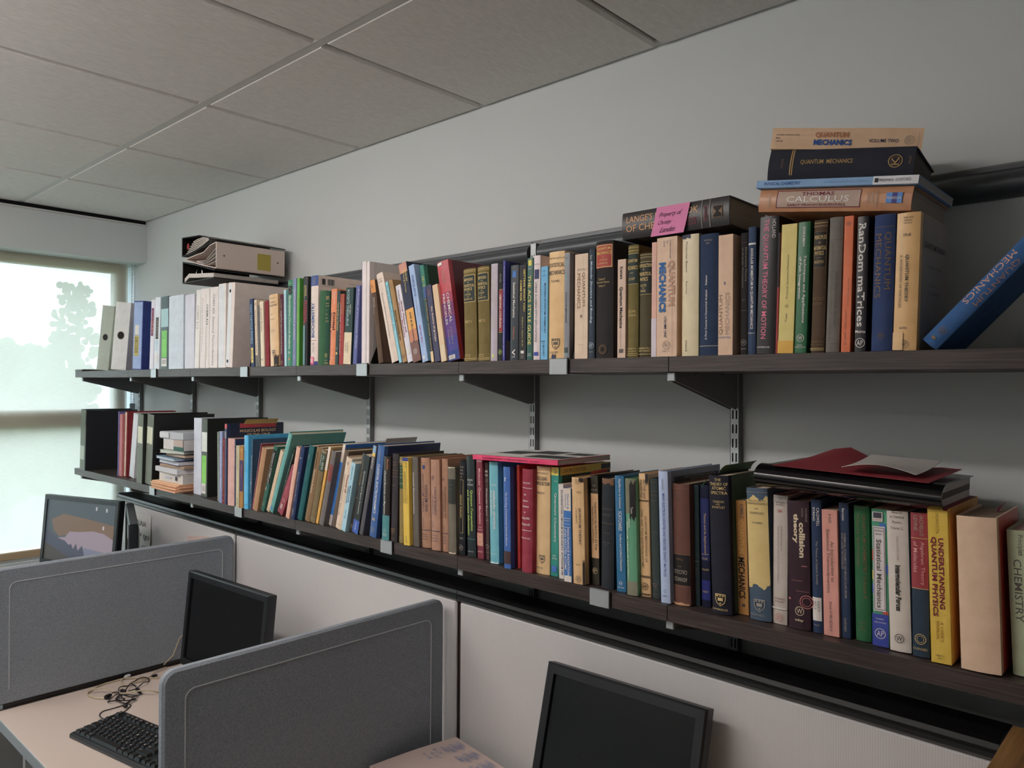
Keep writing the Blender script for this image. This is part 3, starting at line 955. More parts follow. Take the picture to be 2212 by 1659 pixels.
OX = OY = 0.0
SCL = 1.0
SHELF = 'u'
def crop(x, y, s, shelf):
    global OX, OY, SCL, SHELF
    OX, OY, SCL, SHELF = x, y, s, shelf
PREV = {'u': None, 'l': None}
PQ = {'u': None, 'l': None}
def quad(x0, w, h, a):
    """outline of a leaning book in the plane of the shelf front, standing on height 0"""
    z0 = w*math.sin(a) if a > 0 else 0
    c, s = math.cos(a), math.sin(a)
    return [(x0+x*c+z*s, z0-x*s+z*c) for x, z in ((0, 0), (w, 0), (w, h), (0, h))]
def span(q, z):
    xs = []
    for (xa, za), (xb, zb) in zip(q, q[1:]+q[:1]):
        if (za-z)*(zb-z) <= 0 and abs(za-zb) > 1e-9:
            xs.append(xa+(xb-xa)*(z-za)/(zb-za))
    return (min(xs), max(xs)) if xs else None
def penetration(p, q):
    m = 0
    for i in range(60):
        z = .002+.005*i
        a, b = span(p, z), span(q, z)
        if a and b:
            m = max(m, a[1]-b[0])
    return m
GRP = {'u': 'books and binders on the upper shelf', 'l': 'books and binders on the lower shelf'}
def bk(label, bx, brx, tx, ty, col, prints=(), st='c', by=None, sb=0.0, wd=None, d=None, side=None, page=(216, 196, 168), yaw=None, nm=None, cat=None, gap=True):
    """a standing book from its spine in the picture: bottom-left and bottom-right x, top-left corner"""
    u0, u1, ut, vt = OX+bx/SCL, OX+brx/SCL, OX+tx/SCL, OY+ty/SCL
    if SHELF == 'u':
        ys, z0 = YF+.003+sb, ZU
        v0 = 795
        P = aty(u0, v0, ys); Q = aty(u1, v0, ys)
    else:
        v0 = OY+by/SCL
        z0 = -.43
        for _ in range(3):
            P = atz(u0, v0, z0); z0 = zlow(P.x)
        ys = max(-.308, min(-.24, P.y))+sb
        P = aty(u0, v0, ys); Q = aty(u1, v0, ys); z0 = zlow((P.x+Q.x)/2)+.0006
    Tp = aty(ut, vt, ys)
    a = math.atan2(Tp.x-P.x, Tp.z-z0)
    if abs(a) < .018:
        a = 0
    h = math.hypot(Tp.x-P.x, Tp.z-z0)
    w = (Q.x-P.x)*math.cos(a)
    yw = 0
    if wd:
        w = wd
        if yaw is None:
            best = min(((abs(proj((P.x+w*math.cos(q), ys+w*math.sin(q), z0))[0]-u1), q) for q in [math.radians(v*.5) for v in range(-20, 110)]), key=lambda e: e[0])
            yw = best[1]
        else:
            yw = math.radians(yaw)
    x0 = P.x
    if not wd and w > .001:
        # keep clear of the neighbour on the left over its whole height
        pq = PQ[SHELF]
        if pq is not None:
            best = None
            for da in (0, .012, .024, .04, .06, .08):
                aa = a+da if pq[1] > a else a
                pen = penetration(pq[0], quad(x0, w, h, aa))
                if best is None or pen < best[0]-.0008:
                    best = (pen, aa)
                if pen <= .12*w:
                    break
            pen, a = best
            if pen > 0:
                cut = min(pen+.0003, max(w*.5, .02))
                x0 += cut; w -= min(cut, w*.35)
    w = max(w, .004)
    PQ[SHELF] = (quad(x0, w, h, a), a) if not wd else None
    d = d or min(.25, max(.13, .70*h))
    d = min(d, -.026-ys)
    zz = z0+(w*math.sin(a) if a > 0 else 0)
    m = T(x0, ys, zz) @ R(yw, 'Z') @ R(a, 'Y')
    nm = nm or ('ring_binder' if st == 'b' else 'book')
    t = empty(nm, m, label, cat or ('binder' if st == 'b' else 'book'), GRP[SHELF])
    make_book(t, w, h, d, col, prints, st, side, page)
    return t
def lay(label, bl_, br_, tl_, ys, d, col, prints=(), st='c', yaw=0.0, side=None, page=(216, 196, 168), grp=None, nm='book', cat='book', dz=0.0, tilt=None, TT=None, on=None):
    """a book lying flat, spine towards the room, head of the book to the left"""
    q = lambda p: (OX+p[0]/SCL, OY+p[1]/SCL)
    A, B, C_ = aty(*q(bl_), ys), aty(*q(br_), ys), aty(*q(tl_), ys)
    A.z += dz; B.z += dz; C_.z += dz
    a = math.atan2(B.z-A.z, B.x-A.x) if tilt is None else math.radians(tilt)
    if on is not None:                      # rest on the book below: same tilt, foot on its upper cover
        _, A2, L2, th2, a = on
        zt = A2.z+th2/math.cos(a)+(A.x-A2.x)*math.tan(a)+.0008
        C_.z += zt-A.z; B.z += zt-A.z; A.z = zt
    L = math.hypot(B.x-A.x, B.y-A.y)/math.cos(a)
    th = TT or (C_.z-A.z)*math.cos(a)
    if yaw == 'auto':                       # turned on the book below: find the turn and length that end at br_
        tgt = q(br_)
        best = None
        for dg in range(0, 19):
            for dl in range(190, 300, 4):
                e = A+(R(-a, 'Y') @ R(math.radians(dg), 'Z') @ Vector((dl/1000, 0, 0)))
                u, v = proj(e)
                er = math.hypot(u-tgt[0], v-tgt[1])
                if best is None or er < best[0]:
                    best = (er, dg, dl/1000)
        yaw, L = best[1], best[2]
    m = T(*A) @ R(-a, 'Y') @ R(math.radians(yaw), 'Z') @ T(L, 0, 0) @ R(-PI/2, 'Y')
    t = empty(nm, m, label, cat, grp or 'books lying on top of others')
    make_book(t, th, L, d, col, prints, st, side, page)
    return t, A, L, th, a

# ---------------------------------------------------------------- upper shelf, from the window to the right
crop(150, 480, 4.74, 'u')
_h = lambda s: ('rg', s, .26, .5, 'K', '')
bk('grey lever-arch binder with a round finger hole, first on the upper shelf', 275, 395, 308, 862, (160, 166, 152), [('dc', .49, .25, .5, 'S'), ('dc', .49, .21, .5, 'K')], 'b', wd=.07, d=.245)
bk('wide white lever-arch binder with a round finger hole, second on the upper shelf', 422, 574, 450, 825, (206, 206, 204), [('dc', .49, .25, .5, 'S'), ('dc', .49, .21, .5, 'K')], 'b', wd=.078, d=.235)
bk('blue ring binder with pale spine and yellow sticker beside the white lever-arch binder', 640, 735, 655, 810, (44, 62, 130), [BD(.02, .985, (142, 164, 206), .06, .94, 'spine_insert'), LB(.35, .49, .22, .62, 'W'), LB(.5, .8, .18, .66, (176, 160, 84)), V('DECODE', .53, .76, .26, .58, 'K')], 'b', wd=.062, d=.25)
bk('thin white binder with a purple stripe between blue and dark green binders', 815, 855, 838, 800, (196, 190, 200), [LB(.12, .52, .2, .8, (110, 40, 90)), V('CHEM', .16, .48, .3, .7, 'O')], 'b', d=.25)
bk('white ring binder with a black vertical name strip on its spine', 856, 915, 862, 778, (196, 200, 208), [LB(.28, .58, .25, .75, 'K'), V('UNIVERSITE', .3, .56, .33, .67, 'S'), V('DORIT & ISA', .6, .74, .3, .7, 'C'), LB(.78, .9, .3, .75, 'W')], 'b', d=.25)
bk('dark green ring binder with a bright green sticker on the upper shelf', 918, 1008, 922, 770, (44, 66, 66), [LB(.17, .42, .08, .98, (150, 186, 190)), LB(.47, .84, .2, .85, (110, 190, 80)), RG(.53, .2, 'E'), LB(.85, .96, .2, .85, 'W'), H('||||||', .87, .93, .3, .75, 'K')], 'b', d=.25)
bk('broad pale binder in a shiny plastic sleeve', 1012, 1174, 1016, 762, (196, 206, 216), [BD(.03, .97, (206, 218, 230), .05, .95, 'plastic_sleeve')], 'b', wd=.125, yaw=1.5, d=.25)
bk('plain lilac-grey binder beside the shiny plastic binder', 1178, 1274, 1184, 748, (186, 184, 196), [], 'b', d=.25)
bk('thinnest white binder, beside the lilac-grey one', 1276, 1322, 1300, 700, (212, 206, 200), [V('CHEM 512', .2, .5, .3, .7, 'S')], 'b', d=.25)
bk('narrow white binder with small grey print', 1326, 1386, 1330, 690, (206, 196, 192), [V('Physical Chemistry Lectures', .12, .8, .2, .5, 'S')], 'b', d=.25)
bk('white binder lettered CHEM 415 in bold black', 1388, 1424, 1400, 680, (212, 204, 198), [V('CHEM 415', .2, .46, .2, .6, 'K', .02), V('Kinetics and Dynamics', .48, .9, .25, .5, 'S')], 'b', d=.25)
bk('white binder lettered CHEM 420 Statistical Thermodynamics', 1426, 1510, 1440, 672, (208, 198, 194), [V('CHEM 420  Statistical Thermodynamics', .09, .97, .3, .62, 'D')], 'b', d=.25)
bk('white binder with a glossy clear sleeve under the stacked binders', 1520, 1594, 1528, 636, (212, 206, 202), [BD(.02, .98, (222, 226, 230), .1, .75, 'plastic_sleeve'), RG(.16, .12, 'S')], 'b', d=.25)
bk('white binder with two black rivets on its spine', 1597, 1664, 1628, 626, (214, 198, 190), [BD(.02, .98, (214, 216, 218), .04, .62, 'plastic_sleeve'), ('dc', .1, .13, .35, 'K'), ('dc', .93, .13, .3, 'K')], 'b', d=.25)

PREV['u'] = None
crop(530, 560, 6.382, 'u')
bk('dark blue paperback with white spine lettering and yellow patch near the foot', 78, 124, 54, 555, (36, 52, 88), [V('MANY PARTICLE PHYSICS', .08, .66, .2, .75, (150, 190, 210)), LB(.72, .94, .2, .8, (216, 190, 90)), V('third', .75, .9, .3, .7, 'D')], 'p')
bk('cream book lettered Molecular Collision Theory with grey foot', 142, 176, 118, 562, (206, 184, 158), [V('MOLECULAR COLLISION THEORY', .16, .8, .25, .75, 'D'), BD(.83, 1, (96, 92, 88)), H('CHILD', .05, .08, .1, .9, 'D')], 'p')
bk('thin grey paperback pressed between two cream books', 178, 203, 162, 640, (100, 96, 92), [V('The quantum theory', .1, .7, .2, .8, 'N')], 'p')
bk('cream glossy book with dark title, left of a plain dark red book', 206, 258, 187, 590, (214, 196, 168), [V('Quantum Kinetics', .1, .46, .3, .7, 'K'), H('1961', .88, .91, .2, .8, 'D')], 'j')
bk('plain dark red cloth book left of the torn tan book', 264, 320, 250, 580, (128, 38, 48), [], 'c')
bk('tan book with torn jacket lettered Theory of Atomic Collisions', 336, 456, 314, 500, (204, 164, 114), [H('THEORY OF', .045, .06, .12, .85, 'D'), H('ATOMIC', .1, .122, .15, .75, 'D'), H('COLLISIONS', .14, .165, .05, .92, 'K'), H('MOTT', .27, .285, .2, .55, 'D'), H('MASSEY', .34, .355, .15, .7, 'D'), H('THIRD EDITION', .49, .53, .2, .7, 'S'), SH(.82, .18, 'D'), BD(.86, .995, (46, 34, 34), .55, .99, 'torn_corner')], 'j', sb=-.004)
bk('burgundy book with white lettering Variable Phase Approach', 460, 534, 452, 492, (84, 34, 54), [V('Variable Phase Approach to Potential Scattering', .22, .83, .3, .62, 'W'), V('CALOGERO', .06, .2, .3, .62, 'S'), RG(.95, .22, 'S', 'AP')], 'c')
bk('pale blue thin book beside the green chemical analysis book', 538, 568, 528, 425, (150, 194, 206), [V('TRACE ANALYSIS OF ORGANICS', .08, .8, .25, .75, 'W')], 'p')
bk('green book with white lettering Quantitative Chemical Analysis', 570, 643, 572, 295, (38, 120, 90), [V('Quantitative', .18, .42, .3, .7, 'W', .01), V('Chemical Analysis', .43, .8, .3, .7, 'W', .01), LB(.07, .165, .18, .85, (20, 30, 30)), ('rg', .117, .28, .5, 'S', ''), H('II', .83, .855, .35, .65, 'W'), LB(.905, .93, .4, .65, 'O'), H('Harris', .03, .045, .25, .75, 'Y')], 'j')
bk('thin lilac-blue book between two green books', 650, 694, 652, 268, (112, 120, 160), [V('Quantum chemistry problems', .12, .7, .2, .7, 'W'), RG(.9, .25, 'W')], 'p')
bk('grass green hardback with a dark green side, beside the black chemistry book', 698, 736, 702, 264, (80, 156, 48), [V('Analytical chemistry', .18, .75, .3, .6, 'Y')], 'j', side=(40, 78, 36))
bk('tall black glossy book with red lettering Physical Chemistry', 786, 846, 788, 244, (30, 32, 36), [V('PHYSICAL', .27, .52, .5, .85, 'R', .02), V('CHEMISTRY', .28, .6, .1, .42, 'R', .02), V('ATKINS', .1, .22, .55, .8, 'Y'), V('DE PAULA', .1, .24, .3, .45, 'Y'), BD(.55, .99, (96, 136, 140), .1, .6, 'spine_picture')], 'j', side=(26, 26, 28))  # teal band low on this spine is a painted shimmer
bk('large white book with blue lettering Biochemistry', 886, 986, 904, 232, (214, 196, 186), [BD(0, .115, (52, 78, 140)), V('STRYER', .02, .1, .3, .7, 'S'), U('BIOCHEMISTRY', .30, .69, .18, .62, (58, 82, 136), .025), LN(.72, 'R', .1, .8), V('BERG  TYMOCZKO', .75, .86, .3, .6, 'S'), BD(.955, 1, (44, 58, 112)), LB(.905, .99, .04, .6, (214, 60, 110)), H('FREE', .92, .97, .1, .5, 'W', .02), RB(.03, .11, .05, .27, (224, 212, 206)), RB(.035, .1, .06, .11, (60, 56, 60)), RB(.035, .1, .14, .24, (70, 64, 68)), RT('|| ||| | ||', .038, .098, .145, .235, 'W'), RB(.06, .064, .45, .7, 'S'), RB(.1, .104, .45, .65, 'S')], 'j', d=.25)
bk('plain green cloth book right of the white biochemistry book', 990, 1076, 1014, 440, (50, 94, 62), [], 'c')
bk('dark green book with gold title block left of the orange book', 1082, 1140, 1100, 442, (32, 74, 58), [H('ELEMENTS', .07, .12, .1, .9, 'G'), H('NUMERICAL', .16, .175, .1, .9, 'G'), H('ANALYSIS', .195, .21, .1, .9, 'G'), LN(.26, 'G', .4, .6), H('AND', .31, .325, .25, .7, 'G'), H('MATRIX', .36, .375, .2, .75, 'G'), H('CALCULUS', .4, .418, .1, .9, 'G'), RG(.87, .3, 'G', 'W'), H('WILEY', .93, .942, .2, .8, 'G'), LN(.965, 'G'), LN(.98, 'G')], 'c')
bk('orange book lettered Digital Signal Processing', 1146, 1226, 1178, 418, (212, 118, 62), [V('Digital', .31, .54, .42, .85, 'K', .03), V('Signal Processing', .31, .94, .04, .34, 'N', .015), V('Oppenheim', .035, .2, .6, .82, 'W'), V('Schafer', .035, .13, .3, .5, 'W'), H('Prentice', .9, .915, .25, .8, 'W')], 'j')
bk('dark teal narrow book with yellow lettering beside a red paperback', 1232, 1276, 1266, 436, (44, 62, 62), [V('Field Guide to Calculus', .16, .54, .3, .75, 'Y'), RG(.78, .2, 'W'), LB(.83, .86, .3, .7, 'Y')], 'p')
bk('red paperback with a brown top half beside the thesaurus', 1284, 1346, 1306, 482, (150, 40, 40), [V('SCHAUMS OUTLINE SERIES', .13, .86, .05, .22, 'W'), BD(0, .3, (150, 66, 36), .25, 1)], 'p', side=(140, 58, 36))
bk('thesaurus with dark green top and cream foot', 1350, 1452, 1390, 400, (38, 62, 60), [V('ROGETS THESAURUS', .03, .5, .2, .5, (170, 196, 200)), V('THE NEW', .22, .35, .6, .75, 'W'), BD(.585, 1, (226, 206, 172)), V('NORMAN', .71, .85, .42, .62, 'D'), V('LEWIS', .73, .83, .2, .36, 'D')], 'p', sb=-.003)
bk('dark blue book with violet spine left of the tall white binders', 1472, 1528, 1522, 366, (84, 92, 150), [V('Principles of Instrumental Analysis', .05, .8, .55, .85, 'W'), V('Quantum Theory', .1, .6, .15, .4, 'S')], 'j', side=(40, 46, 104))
PREV['u'] = None
bk('tall white binder with a navy left edge', 1594, 1656, 1616, 34, (212, 200, 200), [BD(0, 1, (54, 60, 120), 0, .12, 'spine_edge')], 'b', d=.24)
bk('tall white binder with a pale grey side, leaned on by the brown book', 1662, 1702, 1682, 34, (208, 196, 194), [], 'b', d=.24, side=(196, 190, 188))

PREV['u'] = None
crop(780, 540, 5.927, 'u')
bk('brown book with an orange band and number 3 leaning on the white binder', 200, 276, 42, 425, (92, 72, 58), [BD(0, .155, (212, 138, 58)), H('3', .06, .10, .36, .56, 'K', .02), V('Advances in', .21, .33, .55, .72, 'W'), V('Laser Chemistry', .21, .4, .28, .46, 'W')], 'c', page=(206, 190, 170), gap=False)
bk('leaning cream book lettered Quantum Mechanics in Chemistry', 386, 476, 186, 325, (216, 194, 178), [V('Quantum Mechanics in Chemistry', .22, .74, .35, .6, 'D'), H('SCHATZ', .06, .075, .2, .8, 'D'), H('RATNER', .09, .105, .2, .8, 'D')], 'j')
bk('very thin cyan booklet leaning beside the cream book', 488, 522, 308, 418, (126, 190, 206), [V('Introduction to', .05, .6, .3, .7, 'N')], 'p')
bk('leaning tan book lettered Irreducible Tensorial Sets', 527, 582, 342, 402, (168, 132, 86), [H('FANO', .05, .065, .2, .8, 'D'), H('RACAH', .08, .095, .2, .8, 'D'), V('IRREDUCIBLE TENSORIAL SETS', .37, .74, .3, .68, 'K', .015), RG(.93, .32, 'D', 'AP')], 'c')
bk('leaning white book with red lettering Group Theory', 592, 660, 434, 470, (204, 198, 208), [V('Tinkham', .06, .2, .35, .65, 'K'), V('Group Theory and', .21, .62, .55, .85, (130, 40, 40), .03), V('Quantum Mechanics', .21, .68, .15, .45, (130, 40, 40), .03), LB(.82, .9, .2, .8, 'W')], 'j')
bk('leaning navy and yellow book with Molecular Driving Forces on its spine', 670, 776, 480, 195, (36, 42, 70), [BD(.47, .72, (222, 160, 68)), BD(.68, .8, (188, 120, 84)), BD(.8, 1, (122, 86, 78)), BD(0, .1, (190, 130, 110)), V('Molecular', .08, .2, .66, .9, 'Y'), V('Driving Forces', .08, .3, .34, .6, 'Y'), V('Dill & Bromberg', .51, .81, .4, .66, 'N'), RG(.9, .22, 'W', 'GS')], 'p', d=.2)
bk('leaning light blue book with Chinese title on cell biology', 786, 860, 604, 212, (146, 172, 212), [V('细胞生物学', .1, .33, .3, .7, (60, 80, 130)), V('Cell Biology', .36, .52, .35, .6, 'S'), V('翟中和', .62, .8, .35, .65, (160, 80, 130)), LB(.94, .97, .25, .6, 'W')], 'p')
bk('leaning dark green book with yellow Chinese title, in clear film', 868, 950, 710, 212, (44, 122, 104), [V('生物化学', .11, .45, .3, .72, 'Y'), BD(.5, .98, (110, 180, 170), .3, .8, 'pale_strip')], 'p', sb=.012, side=(28, 66, 46))
PREV['u'] = None
bk('thin dark paperback with yellow edge text leaning left of the theory of groups book', 902, 936, 792, 478, (52, 54, 66), [V('the molecular orbital theory', .1, .85, .3, .75, 'Y'), BD(.86, 1, (216, 186, 140)), BD(0, .15, (60, 84, 140))], 'p', sb=-.004)
bk('slate purple paperback lettered the theory of groups', 946, 1016, 824, 464, (66, 66, 94), [V('the theory of groups', .28, .74, .45, .85, (226, 196, 160), .02), V('Weyl', .06, .13, .35, .6, 'O')], 'p', sb=-.004)
bk('buff paperback with a blank spine leaning on the big red and purple book', 1026, 1096, 908, 458, (218, 186, 146), [BD(.78, .985, (228, 206, 170), .1, .9, 'label_patch')], 'p', sb=-.004)
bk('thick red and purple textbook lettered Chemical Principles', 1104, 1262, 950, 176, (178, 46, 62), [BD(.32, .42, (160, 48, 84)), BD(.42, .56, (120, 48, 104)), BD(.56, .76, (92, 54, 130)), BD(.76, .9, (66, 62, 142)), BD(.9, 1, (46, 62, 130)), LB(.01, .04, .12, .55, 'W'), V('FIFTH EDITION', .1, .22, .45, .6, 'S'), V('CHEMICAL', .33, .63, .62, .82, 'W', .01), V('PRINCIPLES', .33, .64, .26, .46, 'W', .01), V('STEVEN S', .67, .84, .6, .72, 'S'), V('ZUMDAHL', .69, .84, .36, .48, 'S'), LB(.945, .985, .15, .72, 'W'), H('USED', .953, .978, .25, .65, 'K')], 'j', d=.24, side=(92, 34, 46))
PREV['u'] = None
for nm_, a, b, c, e in (('I', 1310, 1470, 1292, 252), ('II', 1487, 1636, 1472, 222)):
    bk('olive brown book Methods of Theoretical Physics Part %s' % nm_, a, b, c, e, (112, 96, 50), [LN(.018, 'G', 0, 1, .006), LN(.035, 'G', 0, 1, .004), LB(.075, .36, .06, .94, (32, 48, 44)), FR(.07, .365, .04, .96, 'G'), H('METHODS', .105, .135, .14, .82, 'G', .02), H('OF', .145, .16, .42, .58, 'G'), H('THEORETICAL', .17, .2, .1, .9, 'G', .02), H('PHYSICS', .21, .24, .16, .78, 'G', .02), LN(.253, 'G', .4, .6), H('MORSE', .27, .292, .24, .7, 'G'), H('AND', .3, .31, .38, .58, 'G'), H('FESHBACH', .32, .342, .14, .8, 'G'), H('PART '+nm_, .56, .59, .2, .72, 'G'), H('McGRAW-HILL', .925, .94, .1, .65, 'G'), H('BOOK COMPANY', .947, .96, .1, .65, 'G'), LN(.968, 'G', 0, 1, .006), LN(.984, 'G', 0, 1, .004)], 'c')
bk('lilac grey book lettered Abelard to Apple', 1650, 1736, 1646, 184, (168, 156, 168), [V('Abelard to Apple', .18, .45, .38, .62, (190, 186, 130)), V('DeMillo', .57, .66, .4, .6, (190, 186, 130)), LB(.93, .965, .35, .6, (200, 210, 90))], 'j')

PREV['u'] = None
crop(1050, 500, 5.53, 'u')
bk('black book with a red label lettered Vibronic Coupling', 141, 192, 141, 394, (44, 46, 48), [V('FISCHER', .1, .19, .3, .65, 'S'), LB(.27, .7, .14, .94, (150, 40, 48)), LN(.262, 'Y', .1, .95), LN(.705, 'Y', .1, .95), V('VIBRONIC COUPLING', .31, .66, .32, .76, 'W', .01), RG(.91, .42, 'L', 'AP')], 'c')
bk('slim dark blue book with a white sticker low on its side', 195, 222, 196, 354, (64, 66, 150), [V('Rotational Studies of Simple Molecules and Collision Systems', .06, .96, .3, .7, 'W'), RB(.8, 1, .02, .3, (130, 120, 130))], 'p', side=(40, 44, 96), d=.2)
bk('black book with a blue picture, lettered Statistical Mechanics, by a publisher with a white fin', 280, 376, 284, 410, (38, 46, 54), [LB(.06, .13, .3, .75, (60, 110, 180)), V('Statistical Mechanics', .18, .55, .38, .66, 'W', .02), V('McQuarrie', .65, .78, .4, .62, 'O'), V('V', .88, .95, .3, .7, 'W', .03), H('YUSB', .955, .97, .3, .7, 'W')], 'j')
bk('black book with yellow lettering Getting What You Came For', 389, 474, 387, 404, (40, 42, 44), [V('GETTING WHAT YOU', .05, .49, .62, .86, 'Y', .02), V('CAME FOR', .16, .38, .16, .4, 'Y', .02), V('Robert L. Peters, Ph.D.', .55, .86, .42, .6, 'Y'), LB(.9, .93, .3, .75, 'W'), LN(.945, 'S', .3, .75), LN(.96, 'S', .3, .75), LN(.975, 'S', .3, .75)], 'p')
bk('green book with yellow lettering The ACS Style Guide', 480, 550, 479, 324, (34, 84, 72), [LB(.02, .075, .25, .8, (212, 200, 70)), LN(.085, 'C', .05, .95), H('OXFORD', .1, .112, .15, .85, 'W'), V('THE ACS STYLE GUIDE', .17, .85, .22, .76, (222, 206, 110), .015), H('THIRD', .935, .945, .2, .8, 'W'), H('EDITION', .953, .963, .15, .85, 'W')], 'j')
bk('white book lettered Linear Algebra with Applications', 558, 636, 556, 294, (212, 196, 196), [H('BRETSCHER', .08, .09, .15, .85, 'V'), LB(.135, .225, .15, .85, (50, 56, 96)), V('LINEAR ALGEBRA WITH APPLICATIONS', .255, .83, .28, .6, 'D', .005), LB(.925, .96, .15, .8, (56, 70, 160))], 'j')
bk('light blue paperback lettered Modern Quantum Chemistry', 650, 730, 651, 424, (104, 176, 216), [H('Szabo', .04, .055, .25, .75, 'B'), H('and', .068, .078, .4, .6, 'B'), H('Ostlund', .09, .105, .2, .8, 'B'), V('MODERN QUANTUM CHEMISTRY', .18, .72, .48, .76, 'N', .01), V('Introduction to Advanced Electronic Structure Theory', .2, .7, .22, .36, 'B'), H('Dover', .79, .81, .15, .7, 'N'), V('0-486-69186-1', .82, .96, .35, .6, 'N')], 'p')
bk('thick tan book lettered The Principles of Statistical Mechanics', 737, 922, 737, 254, (212, 170, 108), [H('The Principles of', .05, .075, .02, .98, 'D'), H('STATISTICAL', .105, .145, .0, 1.0, 'D', .01), H('MECHANICS', .175, .215, .0, 1.0, 'D', .01), H('TOLMAN', .262, .285, .14, .72, 'D'), SH(.855, .26, 'D'), H('OXFORD', .925, .945, .1, .68, 'D'), BD(.955, .998, (50, 54, 84), .25, .52, 'torn_corner')], 'j')
bk('grey book with a pale hexagon, lettered Statistical Mechanics', 924, 990, 938, 258, (124, 124, 130), [H('Ma, R', .045, .058, .2, .7, 'K'), RG(.1, .3, (96, 186, 170)), V('STATISTICAL MECHANICS', .37, .66, .32, .56, 'K', .015), V('SERIES', .2, .26, .35, .55, (96, 186, 170)), LB(.89, .94, .15, .75, (60, 74, 76)), H('ELSEVIER', .95, .96, .15, .8, (96, 186, 170))], 'j', side=(70, 60, 60))
PREV['u'] = None
bk('pale cream book lettered Quantum Mechanics II', 1054, 1210, 1057, 280, (210, 184, 158), [H('MESSIAH', .14, .16, .2, .85, 'S'), V('QUANTUM', .18, .5, .55, .8, 'T'), V('MECHANICS', .185, .52, .2, .44, 'T'), H('II', .58, .61, .45, .58, 'D'), H('VOL. II', .86, .872, .3, .7, 'S'), LN(.02, 'S', .65, .66, .95)], 'p')
bk('dark slate book with white italic lettering Molecular Structure and Bonding', 1217, 1288, 1220, 214, (56, 68, 80), [V('Gimarc', .055, .1, .25, .6, 'W'), V('Molecular Structure and Bonding', .11, .68, .25, .68, (190, 206, 220), .015, .25), RG(.88, .4, (190, 206, 220), 'AP'), H('ACADEMIC', .935, .945, .1, .9, 'S')], 'c')
bk('thick black book with a red title label Quantum Mechanics', 1292, 1500, 1294, 128, (44, 40, 40), [LB(.03, .23, .02, .95, (166, 52, 46)), FR(.035, .225, .03, .94, 'G'), H('QUANTUM', .055, .08, .12, .86, 'Y', .01), H('MECHANICS', .09, .115, .1, .9, 'Y', .01), RG(.135, .04, 'Y'), H('LANDAU', .155, .168, .26, .72, 'G'), H('LIFSHITZ', .185, .2, .2, .74, 'G'), H('Course of', .315, .335, .22, .62, 'G', 0, .3), H('Theoretical Physics', .345, .365, .08, .84, 'G', 0, .3), H('Volume 3', .375, .392, .25, .62, 'G', 0, .3), RG(.925, .22, 'T'), ('rg', .925, .15, .5, 'T', '')], 'c')

PREV['u'] = None
crop(1320, 420, 4.484, 'u')
bk('small cream paperback with bold black lettering Kramers Quantum Mechanics', 58, 137, 63, 634, (202, 172, 152), [V('Kramers', .075, .2, .3, .68, 'K', .03), V('Quantum Mechanics', .28, .7, .22, .66, 'K', .03), V('translated edition', .72, .9, .35, .5, 'S'), LB(.91, .95, .25, .75, 'D')], 'p')
bk('olive book with dark green label lettered Quantum Mechanics, second edition', 151, 254, 153, 498, (108, 96, 50), [LN(.02, 'G', 0, 1, .004), LN(.05, 'G', 0, 1, .004), LB(.075, .35, .02, .96, (32, 48, 44)), LN(.075, 'G', 0, .98), LN(.345, 'G', 0, .98), H('QUANTUM', .125, .16, .06, .9, 'G', .02), H('MECHANICS', .185, .22, .02, .94, 'G', .02), LN(.248, 'G', .3, .6), H('SCHIFF', .29, .315, .15, .75, 'G'), H('SECOND', .58, .602, .12, .85, 'G'), H('EDITION', .615, .637, .1, .85, 'G'), H('McGRAW-HILL', .915, .93, .04, .9, 'G'), H('BOOK COMPANY', .94, .952, .04, .9, 'G'), LN(.965, 'G', 0, 1, .004), LN(.98, 'G', 0, 1, .004)], 'c')
bk('shorter dark olive book lettered Introduction to Theoretical Physics', 263, 384, 266, 574, (78, 70, 48), [LN(.015, 'G', 0, 1, .004), LN(.04, 'G', 0, 1, .004), LB(.09, .395, .02, .96, (28, 36, 34)), LN(.085, 'G', 0, .98), LN(.395, 'G', 0, .98), H('INTRODUCTION', .105, .14, .0, .98, 'G', .02), H('TO', .152, .168, .35, .5, 'G'), H('THEORETICAL', .185, .22, .0, .96, 'G', .02), H('PHYSICS', .235, .27, .08, .74, 'G', .02), H('SLATER', .3, .325, .14, .66, 'G'), H('AND', .332, .344, .3, .5, 'G'), H('FRANK', .352, .378, .16, .62, 'G'), H('McGRAW-HILL', .905, .925, .02, .94, 'G'), H('BOOK COMPANY', .932, .95, .02, .94, 'G'), LN(.97, 'G', 0, 1, .004)], 'c')
bk('thin pink book lettered Special Relativity', 388, 436, 392, 468, (206, 160, 144), [V('Special Relativity', .12, .43, .3, .66, (230, 210, 200)), BD(.665, 1, (196, 186, 196))], 'p')
bk('thick cream book lettered Quantum Mechanics Volume One in blue and tan', 438, 634, 442, 428, (220, 184, 154), [V('COHEN-TANNOUDJI', .03, .18, .62, .7, 'N'), V('DIU', .03, .06, .48, .56, 'N'), V('LALOE', .03, .08, .34, .42, 'N'), V('QUANTUM', .2, .58, .54, .9, (176, 136, 110), .045), V('MECHANICS', .21, .63, .12, .46, (32, 98, 160), .045), V('VOLUME ONE', .66, .84, .38, .5, 'N', .005), RG(.905, .18, 'S', 'W'), H('WILEY', .95, .96, .3, .7, 'S'), LN(.02, (190, 160, 140), .76, .775, .96)], 'p', sb=-.004)
bk('yellowed white book with chipped top lettered Molecular Beams', 676, 838, 680, 398, (214, 198, 158), [V('Molecular Beams', .06, .31, .24, .38, 'D'), V('Ramsey', .385, .49, .24, .36, 'D'), V('Oxford', .87, .96, .24, .38, 'D'), BD(0, .03, (46, 48, 70), 0, .55, 'torn_top')], 'j')
